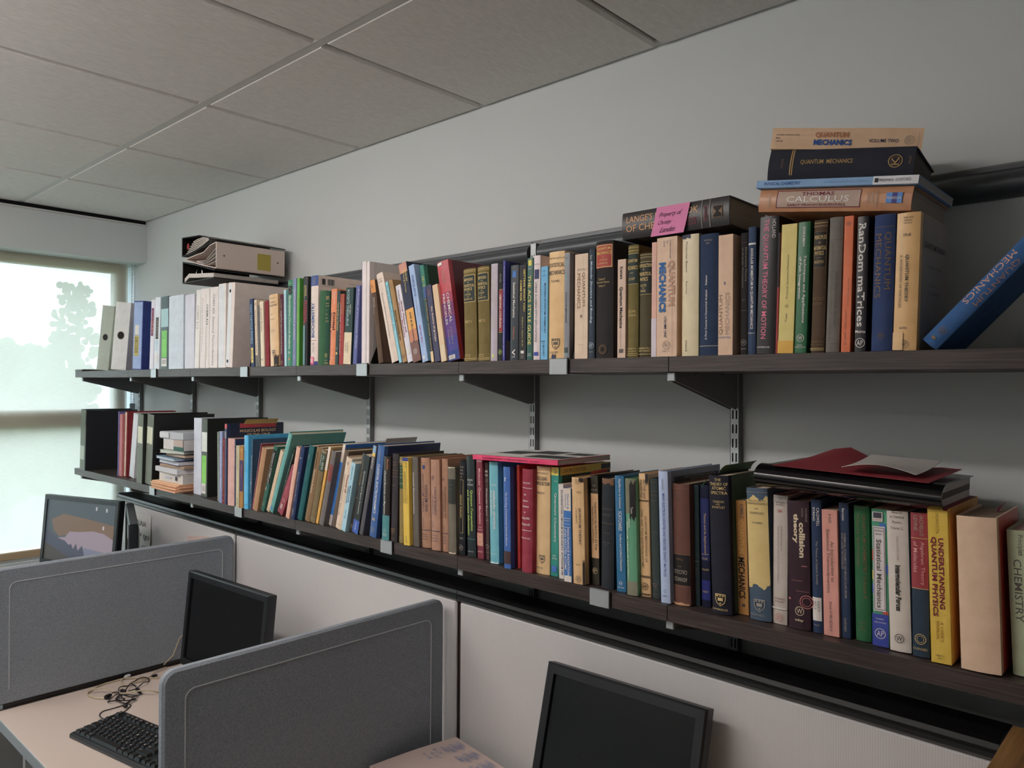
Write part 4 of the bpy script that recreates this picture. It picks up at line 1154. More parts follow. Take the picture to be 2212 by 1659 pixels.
bk('wide navy cloth book lettered A First Course in Numerical Analysis', 842, 1026, 847, 394, (38, 54, 82), [I('McGraw', .045, .062, .28, .7, 'S'), I('Hill', .07, .085, .4, .58, 'S'), U('A First Course in Numerical Analysis  .  Ralston', .34, .87, .36, .5, 'W', .012), LN(.918, 'S', 0, 1, .006)], 'c')
bk('cream book shelved upside down lettered Quantum Mechanics', 1034, 1176, 1041, 400, (206, 170, 140), [U('QUANTUM', .5, .83, .08, .34, 'T'), U('MECHANICS', .48, .83, .5, .78, (160, 136, 116)), I('MESSIAH', .845, .862, .05, .85, (90, 120, 150)), LB(.39, .415, .42, .47, 'B')], 'p', sb=-.003)
bk('black book lettered Elementary Theory of Angular Momentum', 1246, 1320, 1249, 378, (42, 38, 40), [V('Elementary Theory', .12, .4, .62, .84, 'S'), V('of Angular Momentum', .12, .45, .24, .42, 'S'), V('ROSE', .54, .56, .3, .7, 'D'), LN(.08, 'V', .1, .9), LN(.635, 'D', .1, .9), RG(.9, .36, 'S', 'W'), H('WILEY', .945, .957, .15, .85, 'S')], 'c', sb=.006)
bk('slate blue book with white lettering Angular Momentum in Quantum Mechanics', 1320, 1396, 1342, 318, (52, 68, 96), [LB(.125, .14, .02, .95, (200, 200, 200)), V('ANGULAR MOMENTUM IN QUANTUM MECHANICS', .165, .80, .3, .7, 'W', .02), H('Princeton', .825, .838, .05, .9, 'W')], 'c')

PREV['u'] = None
crop(1590, 440, 4.739, 'u')
bk('black glossy book with pink lettering The Quantum Theory of Motion', 196, 392, 241, 145, (36, 32, 36), [V('THE QUANTUM THEORY OF MOTION', .02, .89, .2, .52, 'P', .01), V('HOLLAND', .025, .16, .68, .86, 'W'), H('CAMBRIDGE', .945, .957, .04, .74, 'W')], 'j')
bk('very thin dark red book edge beside the yellow quantum book', 394, 405, 428, 300, (150, 40, 40), [BD(0, .45, (40, 34, 34))], 'p', d=.19)
bk('pale yellow paperback lettered Practical Quantum Mechanics', 408, 582, 453, 224, (220, 200, 112), [U('Practical Quantum Mechanics', .235, .575, .42, .56, 'D'), RG(.635, .11, 'D', '*'), U('Flügge', .69, .755, .42, .56, 'D'), BD(.903, 1, (236, 180, 44))], 'p')
bk('green book with white lettering Techniques and Applications of Path Integration', 591, 714, 638, 196, (34, 98, 62), [V('SCHULMAN', .035, .185, .42, .62, 'W', .02), V('Techniques and Applications', .255, .77, .52, .78, 'W', .02), V('of Path Integration', .262, .585, .14, .4, 'W', .02), RG(.885, .31, 'W', 'W'), H('WILEY', .935, .945, .25, .7, 'W'), H('INTERSCIENCE', .95, .96, .05, .95, 'W')], 'j', side=(24, 60, 40))
bk('dark brown book with gold lettering Principles of Mathematical Physics', 757, 896, 796, 178, (80, 62, 46), [LN(.02, 'G', 0, 1, .004), LN(.04, 'T', 0, 1, .012), LB(.085, .36, .04, .96, (42, 36, 34)), FR(.085, .36, .04, .97, 'T'), H('PRINCIPLES', .115, .145, .1, .94, 'G', .01), H('OF', .165, .178, .42, .58, 'G'), H('MATHEMATICAL', .195, .225, .06, .96, 'G', .01), H('PHYSICS', .235, .265, .16, .8, 'G', .01), LN(.283, 'T', .3, .65), H('HOUSTON', .305, .328, .14, .8, 'G'), H('SECOND', .58, .605, .1, .95, 'T'), H('EDITION', .62, .642, .1, .8, 'T'), H('McGRAW-HILL', .91, .925, .04, .96, 'T'), H('BOOK COMPANY', .935, .95, .04, .96, 'T'), LN(.965, 'G', 0, 1, .005), LN(.978, 'G', 0, 1, .004)], 'c')
bk('grey cloth book with faint dark lettering on complex variables', 906, 1046, 956, 148, (112, 106, 100), [V('INTRODUCTION TO COMPLEX VARIABLES', .19, .92, .22, .4, 'D'), V('AND APPLICATIONS  Churchill', .4, .8, .56, .76, 'D'), LN(.165, 'D', .02, .98, .003), LN(.935, 'D', .02, .98, .003)], 'c')
bk('bright orange paperback right of the grey cloth book', 1071, 1166, 1111, 134, (230, 112, 60), [RG(.055, .26, 'D', '*'), V('Reduced Density Matrices', .46, .66, .55, .7, 'D'), V('Coulson Yukalov', .7, .83, .4, .55, 'D'), V('LNC 72', .86, .95, .36, .55, 'D')], 'p', side=(206, 92, 48))
bk('black book with large white lettering Random Matrices', 1207, 1322, 1243, 138, (38, 34, 40), [V('RanDom maTrices', .05, .815, .16, .8, 'W', .015), H('Mehta', .84, .862, .05, .95, 'W', .01), RG(.935, .44, 'W', 'AP')], 'j')
bk('navy cloth book with faint bronze lettering Quantum Mechanics', 1370, 1588, 1412, 124, (44, 62, 104), [V('QUANTUM', .13, .55, .52, .84, 'T'), V('MECHANICS', .14, .61, .1, .4, 'T'), RG(.89, .16, 'T', 'W'), LN(.09, 'T', .05, .95, .003)], 'c')
crop(1860, 440, 4.739, 'u')
bk('tan book lettered Quantum Theory Aggregates of Particles with taped foot', 316, 560, 366, 108, (222, 174, 106), [H('PURE AND', .03, .042, .3, .72, 'D'), H('APPLIED', .05, .062, .32, .66, 'D'), H('PHYSICS', .07, .082, .32, .66, 'D'), H('10-II', .15, .172, .32, .62, 'D', .01), V('QUANTUM THEORY', .305, .65, .42, .58, 'D', .02), V('II. AGGREGATES OF PARTICLES', .31, .69, .2, .31, 'D'), H('BATES', .83, .845, .28, .6, 'D', .01), RG(.955, .19, 'D', 'AP'), BD(.87, .998, (226, 184, 126), 0, .45, 'tape_patch'), RT('QUANTUM THEORY', .2, .25, .12, .85, 'K', .01), RT('II Aggregates of Particles', .36, .385, .2, .75, 'D'), RT('Edited by', .5, .52, .35, .6, 'D'), RT('D. R. BATES', .55, .58, .3, .7, 'D'), RT('ACADEMIC PRESS', .9, .92, .25, .75, 'D')], 'j', d=.17, side=(138, 126, 118))

def lean_book(label, blp, tlp, ys, col, prints, st, d):
    """a book fallen over to the right: its left edge is given, the lower right corner stands on the shelf"""
    q = lambda p: (OX+p[0]/SCL, OY+p[1]/SCL)
    P, Tp = aty(*q(blp), ys), aty(*q(tlp), ys)
    a = math.atan2(Tp.x-P.x, Tp.z-P.z)
    w = (P.z-ZU)/math.sin(a)
    t = empty('book', T(*P) @ R(a, 'Y'), label, 'book', GRP['u'])
    make_book(t, w, (Tp-P).length, d, col, prints, st)
lean_book('blue book fallen diagonally to the right, lettered Quantum Mechanics', (622, 1384), (1740, 246), YF+.012, (44, 88, 140), [V('MECHANICS', .17, .63, .08, .42, (206, 150, 120)), V('QUANTUM', .2, .6, .55, .88, (150, 110, 96)), RG(.865, .22, 'T', 'W'), LB(.93, .95, .3, .55, 'T')], 'c', .16)

# lying on top of the upper row
crop(1320, 420, 4.484, 'u')
lt = lay('thick black chemistry handbook lying across the row with a pink note on it', (104, 462), (1142, 312), (98, 204), YF+.0, .165, (34, 30, 32), [V("LANGE'S HANDBOOK", .045, .73, .6, .84, (206, 150, 96)), V('OF CHEMISTRY', .045, .6, .26, .5, (206, 150, 96)), FR(.61, .715, .2, .44, 'V'), V('FIFTEENTH EDITION', .62, .705, .26, .38, 'V'), BD(.762, .767, 'S', 0, 1, 'rule_line'), V('DEAN', .785, .815, .25, .75, (150, 50, 70)), BD(.834, .839, 'S', 0, 1, 'rule_line'), LB(.865, .945, .3, .72, 'T'), H('M', .87, .94, .32, .7, 'K', .03)], 'j', page=(150, 138, 122), dz=.004)
t0, A0, L0, th0, a0 = lt
def sticky(root, w, h, s0, s1, c0, c1, col, lines, nm, label):
    mb = MB()
    n = 6
    for j in range(n+1):
        f = j/n
        for (ss) in (s0, s1):
            mb.v.append((w*(c1+(c0-c1)*f), -.0016-.004*f*f, h*(1-ss)+(.012*f if s1-s0 > .2 else 0)))
    mb.f = [(2*j, 2*j+1, 2*j+3, 2*j+2) for j in range(n)]
    o = mb.build(nm, plain('note_'+nm, col, .8, g=GAIN), root)
    for t, a, b, p, q in lines:
        vs, fs = text_shape(t, 0, .5)
        m2 = MB()
        for x, y in vs:
            f = 1-(p+y*(q-p))
            m2.v.append((w*(c1+(c0-c1)*f), -.0022-.004*f*f, h*(1-(s0+(s1-s0)*(a+x*(b-a))))+.012*f))
        m2.f = list(fs)
        m2.build('handwriting', 'ink', o, cc((60, 20, 50)))
    return o
nt_ = empty('sticky_note', t0.matrix_world.copy() @ T(0, -.0004, 0), 'pink sticky note with handwriting on the black chemistry handbook', 'sticky note')
sticky(nt_, th0, L0, .355, .665, -.06, .98, (226, 130, 176), [('Property of', .12, .82, .6, .8), ('Christy', .14, .55, .34, .52), ('Landes', .25, .72, .1, .28)], 'note_sheet', '')
bpy.context.view_layer.update()

crop(1600, 260, 3.614, 'u')
K4 = lay('brown calculus textbook at the bottom of the stack on the right', (132, 748), (1322, 742), (148, 572), YF+.004, .21, (176, 120, 78), [LB(.13, .69, .18, .9, (172, 146, 130)), FR(.127, .693, .16, .92, 'V'), V('THOMAS', .3, .52, .68, .84, 'V', .01), V('CALCULUS', .2, .62, .4, .66, 'W', .005), V('EARLY TRANSCENDENTALS', .21, .6, .23, .33, 'V', .01), H('WEIR', .735, .75, .3, .75, 'S'), H('HASS', .76, .775, .3, .75, 'S'), H('GIORDANO', .785, .8, .15, .85, 'S'), LB(.85, .945, .3, .72, (74, 130, 200)), LB(.885, .915, .3, .72, (60, 60, 130)), V('PEARSON', .855, .94, .45, .56, 'W'), H('EIGHTH', .07, .085, .2, .85, 'S')], 'j', page=(150, 140, 128), dz=.008)
K3 = lay('thin pale blue paperback lying second from the bottom of the stack', (120, 583), (1386, 528), (122, 524), YF-.004, .21, (112, 150, 190), [BD(.745, 1, (206, 206, 210)), V('PHYSICAL CHEMISTRY', .055, .3, .3, .72, (38, 84, 140), .02), V('ADVANCED', .45, .72, .4, .6, (80, 130, 180)), LB(.755, .775, .25, .75, 'K'), V('FREEMAN', .78, .86, .35, .65, 'K'), V('OXFORD', .875, .96, .35, .7, 'D')], 'p', side=(112, 150, 190), page=(150, 146, 142), on=K4)
K2 = lay('dark navy cloth book second from the top of the stack on the right', (200, 500), (1336, 462), (216, 258), YF+.004, .2, (40, 42, 52), [V('QUANTUM  MECHANICS', .235, .6, .5, .66, (166, 130, 72), .01), BD(.16, .168, (166, 130, 72), .18, 1, 'rule_line'), BD(.175, .183, (166, 130, 72), .18, 1, 'rule_line'), H('DICKE', .095, .11, .4, .7, 'T'), ('rg', .88, .2, .55, (166, 130, 72), 'K'), ('rg', .88, .13, .55, (120, 96, 60), ''), H('WILEY', .965, .98, .45, .7, 'T')], 'c', page=(90, 84, 80), on=K3, yaw='auto')
K1 = lay('cream book lettered Quantum Mechanics Volume Two on top of the stack', (232, 234), (1414, 264), (250, 66), YF+.0, .17, (216, 178, 140), [V('COHEN-TANNOUDJI', .03, .19, .62, .7, 'N'), V('DIU', .03, .06, .48, .56, 'N'), V('LALOE', .03, .08, .34, .42, 'N'), V('QUANTUM', .3, .525, .52, .8, (176, 116, 84), .045), V('MECHANICS', .295, .55, .2, .46, (32, 78, 150), .045), V('VOLUME TWO', .66, .85, .34, .5, 'N', .005), RG(.915, .2, 'S', 'W', .45), LN(.97, 'S', .2, .8, .003)], 'p', page=(206, 190, 160), on=K2, yaw='auto')

# ---------------------------------------------------------------- lower shelf
crop(150, 860, 6.506, 'l')
bk('black box binder with grey spine and pale label, first on the lower shelf', 140, 216, 163, 166, (34, 36, 36), [BD(0, 1, (104, 110, 98), .02, .9, 'spine_insert'), LB(.6, .83, .06, .8, (160, 166, 152))], 'b', by=1005, d=.235)
PREV['l'] = None
bk('thin violet book edge left of the pink book', 672, 686, 686, 190, (90, 80, 140), [], 'p', by=1092, d=.2)
bk('dusty pink book beside the red book with a cream spine', 687, 730, 702, 226, (174, 98, 104), [], 'p', by=1094, d=.2)
bk('dark red book with a cream lettered spine on the lower shelf', 736, 790, 736, 186, (122, 30, 40), [BD(.01, .99, (214, 190, 164), .05, .8, 'spine_insert'), V('INTERNATIONAL JOURNAL OF QUANTUM CHEMISTRY', .06, .92, .25, .6, 'K')], 'c', by=1098, d=.22)
bk('white paper folder leaning between red book and grey binder', 838, 904, 902, 232, (196, 196, 202), [], 'p', by=1118, d=.2, page=(214, 210, 206))
PREV['l'] = None
bk('black binder with grey spine and cream label, left of its twin', 936, 1016, 962, 226, (34, 36, 36), [BD(0, 1, (104, 110, 98), .03, .97, 'spine_insert'), LB(.18, .42, .1, .9, (196, 196, 172))], 'b', by=1192, d=.24)
bk('black binder with grey spine and cream label, against the bookend', 1048, 1150, 1088, 232, (30, 30, 30), [BD(0, 1, (104, 110, 98), .03, .97, 'spine_insert'), LB(.18, .42, .08, .88, (196, 196, 172))], 'b', by=1206, d=.26)
PREV['l'] = None
bk('pale lilac binder right of the stack of papers', 1740, 1846, 1746, 276, (196, 200, 214), [RG(.28, .05, 'D')], 'b', by=1342, d=.235)
bk('black binder with dark grey-green spine and bright green sticker', 1850, 1932, 1862, 290, (32, 34, 34), [BD(0, 1, (84, 92, 84), .03, .97, 'spine_insert'), LB(.17, .42, .05, .95, (206, 210, 204)), LB(.47, .83, .12, .85, (120, 196, 70)), RG(.51, .2, 'E'), LB(.83, .96, .1, .8, 'W'), H('|||||', .86, .93, .25, .7, 'K')], 'b', by=1378, d=.25)

PREV['l'] = None
crop(460, 880, 6.38, 'l')
bk('very thin grey-green book right of the black binder', 62, 80, 59, 336, (140, 148, 130), [], 'p', by=1292)
bk('lilac-blue book lettered Condensed Matter Physics', 81, 121, 82, 328, (124, 136, 176), [V('Condensed Matter Physics', .13, .83, .3, .75, 'W', .01)], 'p', by=1312)
PREV['l'] = None
bk('slim dark red book with gold tooling in front of the gene book', 123, 150, 134, 418, (126, 36, 46), [V('Thermodynamics and Statistical Physics', .2, .82, .4, .7, 'G'), RG(.1, .3, 'G'), LN(.05, 'G'), LN(.86, 'G'), LN(.95, 'G')], 'c', by=1356)
bk('tall navy book with red bar, Molecular Biology of the Gene on its cover', 151, 181, 157, 226, (40, 48, 84), [BD(0, .06, (190, 80, 80)), V('WATSON', .1, .18, .2, .8, 'W'), RB(0, .055, .22, .86, (176, 44, 54)), RT('Volume I', .018, .04, .48, .6, 'S'), RT('MOLECULAR BIOLOGY', .075, .112, .22, .86, (226, 190, 140), .02), RT('OF THE GENE', .128, .165, .34, .75, (226, 190, 140), .02)], 'j', by=1358, side=(36, 40, 66), d=.225)
bk('pink clothbound book with a plain spine left of the navy book', 182, 276, 184, 424, (200, 156, 146), [], 'c', by=1366)
bk('narrow navy book behind the buff paperback', 280, 308, 282, 436, (42, 52, 84), [LN(.08, 'S'), LN(.14, 'S'), V('SOLID STATE', .15, .4, .3, .7, 'S')], 'c', by=1362)
bk('buff paperback left of the orange and purple book', 312, 356, 314, 524, (180, 168, 132), [V('Thermal Physics', .15, .4, .3, .7, 'D'), V('KITTEL', .85, .95, .3, .7, 'D')], 'p', by=1376)
bk('orange-brown book with a purple middle', 358, 411, 363, 530, (164, 112, 42), [BD(.23, .73, (66, 46, 92)), V('Optics', .3, .5, .3, .7, 'O'), H('T', .05, .1, .3, .8, 'Y')], 'p', by=1382)
bk('bright cyan tall book', 416, 473, 427, 384, (56, 166, 214), [V('Quantum Chemistry', .2, .5, .3, .6, (30, 90, 130)), LN(.94, 'N', .05, .95)], 'j', by=1396, d=.22)
bk('slate blue book lettered Elements of Quantum Mechanics', 475, 511, 501, 438, (54, 86, 112), [V('Elements of Quantum Mechanics', .23, .77, .3, .72, 'W', .01), RG(.08, .2, 'Y'), LN(.93, 'S')], 'c', by=1400, d=.2)
PREV['l'] = None
bk('burgundy paperback leaning right with white lettering', 512, 530, 637, 500, (132, 48, 68), [V('Symmetry and Spectroscopy', .12, .86, .3, .7, 'W')], 'p', by=1405, d=.19)
bk('plain tan book leaning right beside the burgundy paperback', 532, 598, 662, 572, (170, 128, 92), [], 'c', by=1424)
bk('leaning green book with black label Advances in Atomic and Molecular Physics', 607, 682, 792, 536, (54, 104, 92), [BD(.06, .58, (30, 38, 38), .08, .95, 'label_patch'), V('Advances in ATOMIC and', .1, .57, .55, .82, 'W', .01), V('MOLECULAR PHYSICS', .12, .54, .2, .42, 'W'), RG(.9, .25, 'S', 'AP'), LB(.63, .68, .35, .65, 'S')], 'c', by=1424)
bk('leaning cream jacketed book between two green books', 697, 766, 892, 606, (218, 190, 158), [V('Statistical Mechanics', .15, .7, .4, .6, 'S'), BD(.35, .98, (206, 176, 140), .5, 1, 'jacket_fold')], 'j', by=1434)
bk('tall teal book leaning right', 769, 826, 1037, 374, (84, 152, 146), [V('Physics', .06, .14, .3, .6, 'W'), LB(.93, .965, .2, .7, (70, 120, 190))], 'j', by=1452, d=.21)
bk('dark green book leaning, lettered Methods of Molecular Physics', 852, 884, 1086, 578, (50, 66, 60), [V('Methods of Molecular Physics', .08, .6, .3, .75, 'W'), RG(.62, .3, 'Y')], 'c', by=1452)
PREV['l'] = None
bk('rose red leaning paperback with white emblem near the foot', 888, 968, 1090, 850, (142, 54, 68), [RG(.72, .18, 'W'), V('Lectures on Physics', .1, .6, .3, .5, 'P'), LB(.8, .9, .3, .4, 'W'), LB(.8, .9, .5, .6, 'W')], 'p', by=1480, sb=-.004, d=.17)
PREV['l'] = None
bk('peach book with red side leaning right', 988, 1046, 1142, 556, (232, 172, 146), [], 'j', by=1532, side=(190, 50, 60))
bk('leaning navy book with silver lettering beside the dark teal book', 1061, 1112, 1207, 544, (42, 58, 98), [V('Elementary Statistical Physics', .35, .75, .3, .7, 'S'), LB(.15, .17, .3, .7, 'S'), V('WILEY', .85, .95, .3, .7, 'S')], 'c', by=1546)
bk('leaning dark teal book with small silver print', 1121, 1216, 1292, 534, (32, 92, 96), [V('QUANTUM', .12, .18, .3, .6, 'S'), RG(.44, .06, 'S')], 'c', by=1548)
bk('leaning brown book lettered Numerical Analysis', 1252, 1322, 1424, 562, (130, 102, 70), [V('Numerical Analysis', .3, .62, .35, .65, (226, 206, 180), .01), V('SERIES IN MATHEMATICS', .06, .28, .4, .65, 'K')], 'c', by=1572)
bk('leaning olive book with a dark green label at the top', 1324, 1396, 1490, 590, (116, 100, 68), [LB(.06, .29, .05, .95, (40, 72, 56)), V('HILL SERIES', .08, .27, .6, .85, 'W'), V('PHYSICS', .08, .22, .2, .45, 'W'), LN(.03, 'W'), LN(.93, 'S'), LN(.95, 'S')], 'c', by=1592)
bk('leaning paperback with white top and yellow spine', 1402, 1448, 1582, 550, (232, 176, 62), [BD(0, .3, (222, 206, 194)), V('Physics of Atoms and Quanta', .5, .8, .35, .65, 'D'), RG(.92, .2, 'K'), RG(.89, .2, 'K')], 'p', by=1602)
bk('leaning grey book with a faded red patch', 1450, 1512, 1628, 612, (110, 104, 104), [LB(.18, .4, .1, .95, (130, 64, 60))], 'c', by=1628)
PREV['l'] = None
bk('leaning paperback with white ends and a blue middle', 1562, 1616, 1762, 508, (44, 120, 200), [BD(0, .22, (222, 206, 190)), BD(.87, 1, (214, 200, 196)), V('Topology for Physicists', .4, .75, .35, .65, 'N'), V('Springer', .89, .98, .3, .7, 'D')], 'p', by=1622)
bk('plain brown-grey leaning book left of the intermolecular forces book', 1622, 1682, 1806, 602, (100, 84, 72), [], 'c', by=1652)

PREV['l'] = None
crop(640, 920, 6.146, 'l')
bk('leaning cream book lettered Theory of Intermolecular Forces', 512, 590, 662, 434, (222, 196, 170), [V('Theory of', .22, .48, .58, .88, 'V', .02), V('Intermolecular Forces', .24, .82, .2, .46, 'D'), LN(.93, 'S'), LB(.06, .1, .4, .6, 'S')], 'j', by=1372)
bk('leaning light blue book lettered Molecular Vibrations', 592, 650, 732, 498, (158, 200, 216), [V('MOLECULAR', .33, .58, .5, .8, 'N', .02), V('VIBRATIONS', .35, .6, .15, .42, 'N', .02), V('Wilson, Decius, Cross', .05, .25, .4, .65, 'N'), V('DOVER', .7, .82, .4, .6, 'N')], 'p', by=1408)
bk('leaning black book with gold lettering Special Functions', 657, 736, 838, 372, (50, 48, 46), [V('SPECIAL FUNCTIONS', .08, .4, .55, .8, 'G', .01), V('Mathematical Methods of Physics', .1, .48, .2, .42, 'S'), LN(.56, 'S', .02, .98), RG(.93, .34, 'S', 'AP'), FR(.02, .98, .02, .98, 'T')], 'j', by=1396)
bk('leaning black paperback with a blue foot', 740, 816, 906, 404, (44, 52, 52), [BD(.83, 1, (54, 90, 170)), V('Symmetry and Space Structure', .2, .75, .35, .65, 'W'), V('Cambridge', .86, .96, .35, .6, 'W')], 'p', by=1432)
bk('leaning dark grey book in crinkled film with yellow sticker', 822, 880, 1012, 268, (84, 82, 88), [BD(.08, .12, (226, 190, 70), .2, .9, 'label_patch'), BD(0, .08, (120, 160, 190), .2, .9, 'label_patch'), V('QUANTUM', .13, .25, .3, .8, 'W'), V('Modern Physics', .4, .65, .35, .6, 'S')], 'j', by=1446)
PREV['l'] = None
bk('blue book lettered Classical Electrodynamics', 952, 1050, 1067, 264, (52, 92, 150), [V('CLASSICAL ELECTRODYNAMICS', .2, .74, .35, .66, 'W', .01), V('JACKSON', .06, .17, .4, .6, 'S', 0, .3), LB(.79, .82, .25, .7, 'S'), RG(.92, .26, 'S', 'W')], 'j', by=1474, side=(34, 46, 84), d=.21)
PREV['l'] = None
bk('worn black book with teal foot lettered Classical Electricity and Magnetism', 1114, 1220, 1132, 400, (42, 34, 32), [BD(.70, 1, (62, 126, 130)), V('Classical Electricity and Magnetism', .17, .69, .2, .5, 'W', .01, .2), V('Panofsky', .03, .16, .5, .8, 'O', 0, .2), RG(.88, .14, 'W'), H('ADDISON', .915, .927, .2, .75, 'W'), H('WESLEY', .935, .945, .2, .75, 'W')], 'j', by=1512)
bk('dark slate book with faint gold lettering on the scientific papers', 1237, 1322, 1237, 364, (58, 54, 58), [H('SCIENTIFIC', .09, .105, .1, .9, 'T'), H('PAPERS', .12, .135, .15, .85, 'T'), H('OF', .155, .165, .4, .6, 'T'), H('CHARLES', .18, .195, .1, .9, 'T'), H('HERTZ', .215, .23, .15, .85, 'T'), H('MILLIKAN', .25, .265, .1, .9, 'T'), H('PURE', .35, .365, .25, .75, 'T'), SH(.88, .3, 'T'), H('OXFORD', .955, .967, .2, .8, 'T')], 'c', by=1532)
bk('olive book with a dark green title label left of the yellow book', 1351, 1416, 1337, 404, (132, 112, 62), [LB(.1, .37, .1, .95, (44, 76, 52)), H('HEAT', .12, .14, .2, .85, 'S'), H('AND', .155, .17, .3, .7, 'S'), H('THERMO', .19, .21, .2, .85, 'S'), H('DYNAMICS', .23, .25, .15, .9, 'S'), H('ZEMANSKY', .3, .32, .15, .9, 'S'), LN(.04, 'W'), LN(.06, 'W'), LN(.93, 'S'), LN(.95, 'S'), LN(.97, 'S')], 'c', by=1552)
bk('bright yellow book lettered Maximum Entropy in Action', 1427, 1506, 1407, 418, (250, 208, 40), [BD(0, .042, (50, 56, 130)), V('BUCK', .06, .12, .5, .7, 'D'), FR(.055, .52, .12, .75, 'T'), V('MAXIMUM ENTROPY IN ACTION', .16, .5, .28, .56, 'D'), V('OXFORD', .89, .97, .35, .55, 'D')], 'p', by=1582)
PREV['l'] = None
crop(800, 930, 5.35, 'l')
bk('grey book in torn film lettered Chemische Elementarprozesse', 468, 556, 452, 302, (96, 90, 84), [V('Chemische Elementarprozesse', .17, .64, .2, .48, 'W', .025), H('Ber.', .06, .075, .3, .7, 'D'), H('Faraday', .09, .105, .2, .8, 'D'), RG(.93, .2, 'K')], 'j', by=1330)
bk('brown book lettered Lasers, Molecules and Methods', 580, 686, 563, 314, (162, 120, 94), [U('LASERS, MOLECULES,', .17, .6, .28, .5, 'N', .005), U('AND METHODS', .3, .6, .58, .82, 'N', .005), LB(.08, .125, .36, .62, (50, 66, 120)), H('ADVANCES', .05, .06, .2, .8, 'D'), LN(.8, 'N', 0, 1, .006), H('BASIC', .845, .86, .2, .8, 'N'), H('THEORY', .87, .885, .2, .8, 'N'), H('CHEMICAL', .9, .915, .2, .8, 'N'), V('PRIGOGINE', .67, .78, .4, .5, 'N')], 'c', by=1346)
bk('brown book lettered Advances in Chemical Physics', 693, 796, 679, 334, (166, 124, 102), [U('ADVANCES IN', .4, .61, .22, .42, 'N'), U('CHEMICAL PHYSICS', .3, .61, .54, .74, 'N'), RG(.2, .17, 'N', 'W', .38), LN(.785, 'N', 0, 1, .006), H('STATE', .83, .845, .2, .8, 'N'), H('SELECTED', .86, .875, .2, .8, 'N'), H('TOPICS', .89, .905, .2, .8, 'N'), V('VOLUME', .68, .75, .3, .42, 'N')], 'c', by=1378)
bk('brown book lettered Photodissociation and Photoionization', 809, 895, 799, 326, (158, 116, 92), [U('PHOTODISSOCIATION', .34, .64, .25, .44, 'K', .005), U('AND PHOTOIONIZATION', .3, .64, .55, .75, 'K', .005), RG(.22, .18, 'N', 'W', .4), LN(.8, 'N', 0, 1, .006), H('STATE', .84, .855, .2, .8, 'N'), H('SELECTED', .87, .885, .2, .8, 'N'), H('PHYSICS', .9, .915, .2, .8, 'N'), V('LAWLEY', .72, .78, .4, .55, 'N')], 'c', by=1392)
bk('shorter frayed grey cloth book with a dark label', 894, 982, 881, 418, (106, 100, 86), [LB(.14, .425, .02, .98, (48, 50, 46)), H('KINETIC', .2, .215, .3, .8, 'D'), H('THEORY', .25, .265, .3, .8, 'D'), BD(.98, 1, (190, 176, 150), .05, .95, 'frayed_edge'), BD(0, .014, (190, 176, 150), .05, .95, 'frayed_edge')], 'c', by=1418, sb=-.003)
bk('black book with gold lettering Group Theory', 996, 1086, 991, 344, (34, 36, 42), [H('PURE AND', .055, .075, .05, .75, 'S'), H('APPLIED', .09, .11, .1, .7, 'S'), H('PHYSICS', .125, .145, .1, .75, 'S'), H('5', .16, .18, .35, .5, 'G'), FR(.2, .765, .12, .75, 'G'), V('GROUP THEORY', .36, .61, .3, .54, 'G', .015), H('WIGNER', .81, .83, .1, .8, 'S'), RG(.92, .34, 'S', 'AP', .46)], 'c', by=1430)
bk('black book with yellow-green lettering Quantum Computation and Quantum Information', 1112, 1214, 1092, 298, (38, 46, 48), [H('NIELSEN', .225, .242, .15, .8, 'W'), H('AND', .252, .262, .38, .58, 'W'), H('CHUANG', .272, .29, .15, .85, 'W'), V('Quantum Computation', .335, .74, .5, .8, 'L', .01), V('and Quantum Information', .335, .785, .12, .42, 'L', .01), LN(.82, 'C', .02, .98, .003), H('CAMBRIDGE', .94, .95, .05, .8, 'W')], 'j', by=1454)
bk('burgundy book lettered Molecular Quantum Mechanics', 1240, 1310, 1222, 334, (122, 42, 58), [V('Molecular Quantum Mechanics', .09, .65, .3, .68, (226, 190, 190), .01), H('ATKINS', .01, .022, .1, .9, 'W'), H('Third', .675, .69, .25, .75, (226, 190, 190)), H('Edition', .7, .715, .15, .85, (226, 190, 190)), BD(.74, .87, (190, 130, 110), .02, .98, 'spine_picture'), ('rg', .78, .3, .5, (230, 200, 180), ''), ('rg', .83, .3, .5, (230, 200, 180), ''), H('OXFORD', .92, .935, .1, .9, (226, 190, 190))], 'p', by=1478)
bk('narrow brown book lettered Molecular Beams', 1328, 1372, 1313, 370, (86, 68, 66), [V('Molecular Beams', .27, .55, .3, .75, (206, 190, 180)), LB(.08, .1, .1, .9, 'S'), LB(.12, .14, .1, .9, 'S'), H('SCOLES', .17, .18, .05, .95, 'S'), LN(.19, 'S'), H('RAMSEY', .59, .6, .05, .95, 'S'), RG(.865, .4, 'W'), H('OXFORD', .92, .93, .05, .95, 'S')], 'c', by=1488)
PREV['l'] = None
crop(1010, 950, 4.878, 'l')
bk('turquoise book with white italic lettering molecular structure and dynamics', 234, 326, 219, 230, (96, 168, 182), [H('FLYGARE', .22, .235, .2, .85, 'W'), V('molecular structure', .28, .66, .5, .78, 'W', .02, .25), V('and dynamics', .28, .54, .16, .42, 'W', .02, .25), H('PRENTICE-HALL', .9, .91, .05, .85, 'W'), BD(.985, .999, (200, 220, 220), .05, .95, 'frayed_edge')], 'j', by=1298, side=(70, 130, 146))
bk('blue book with white lettering on founding an international university', 381, 452, 371, 284, (52, 96, 168), [V('The Founding of International University Bremen', .25, .78, .3, .6, 'W', .01), V('iu', .105, .14, .2, .5, 'W', .02), BD(.83, .955, (70, 50, 50), 0, 1, 'spine_picture'), RT('The', .62, .65, .55, .7, 'W'), RT('International', .67, .7, .55, .98, 'W')], 'j', by=1352, side=(36, 44, 78), d=.2)
PREV['l'] = None
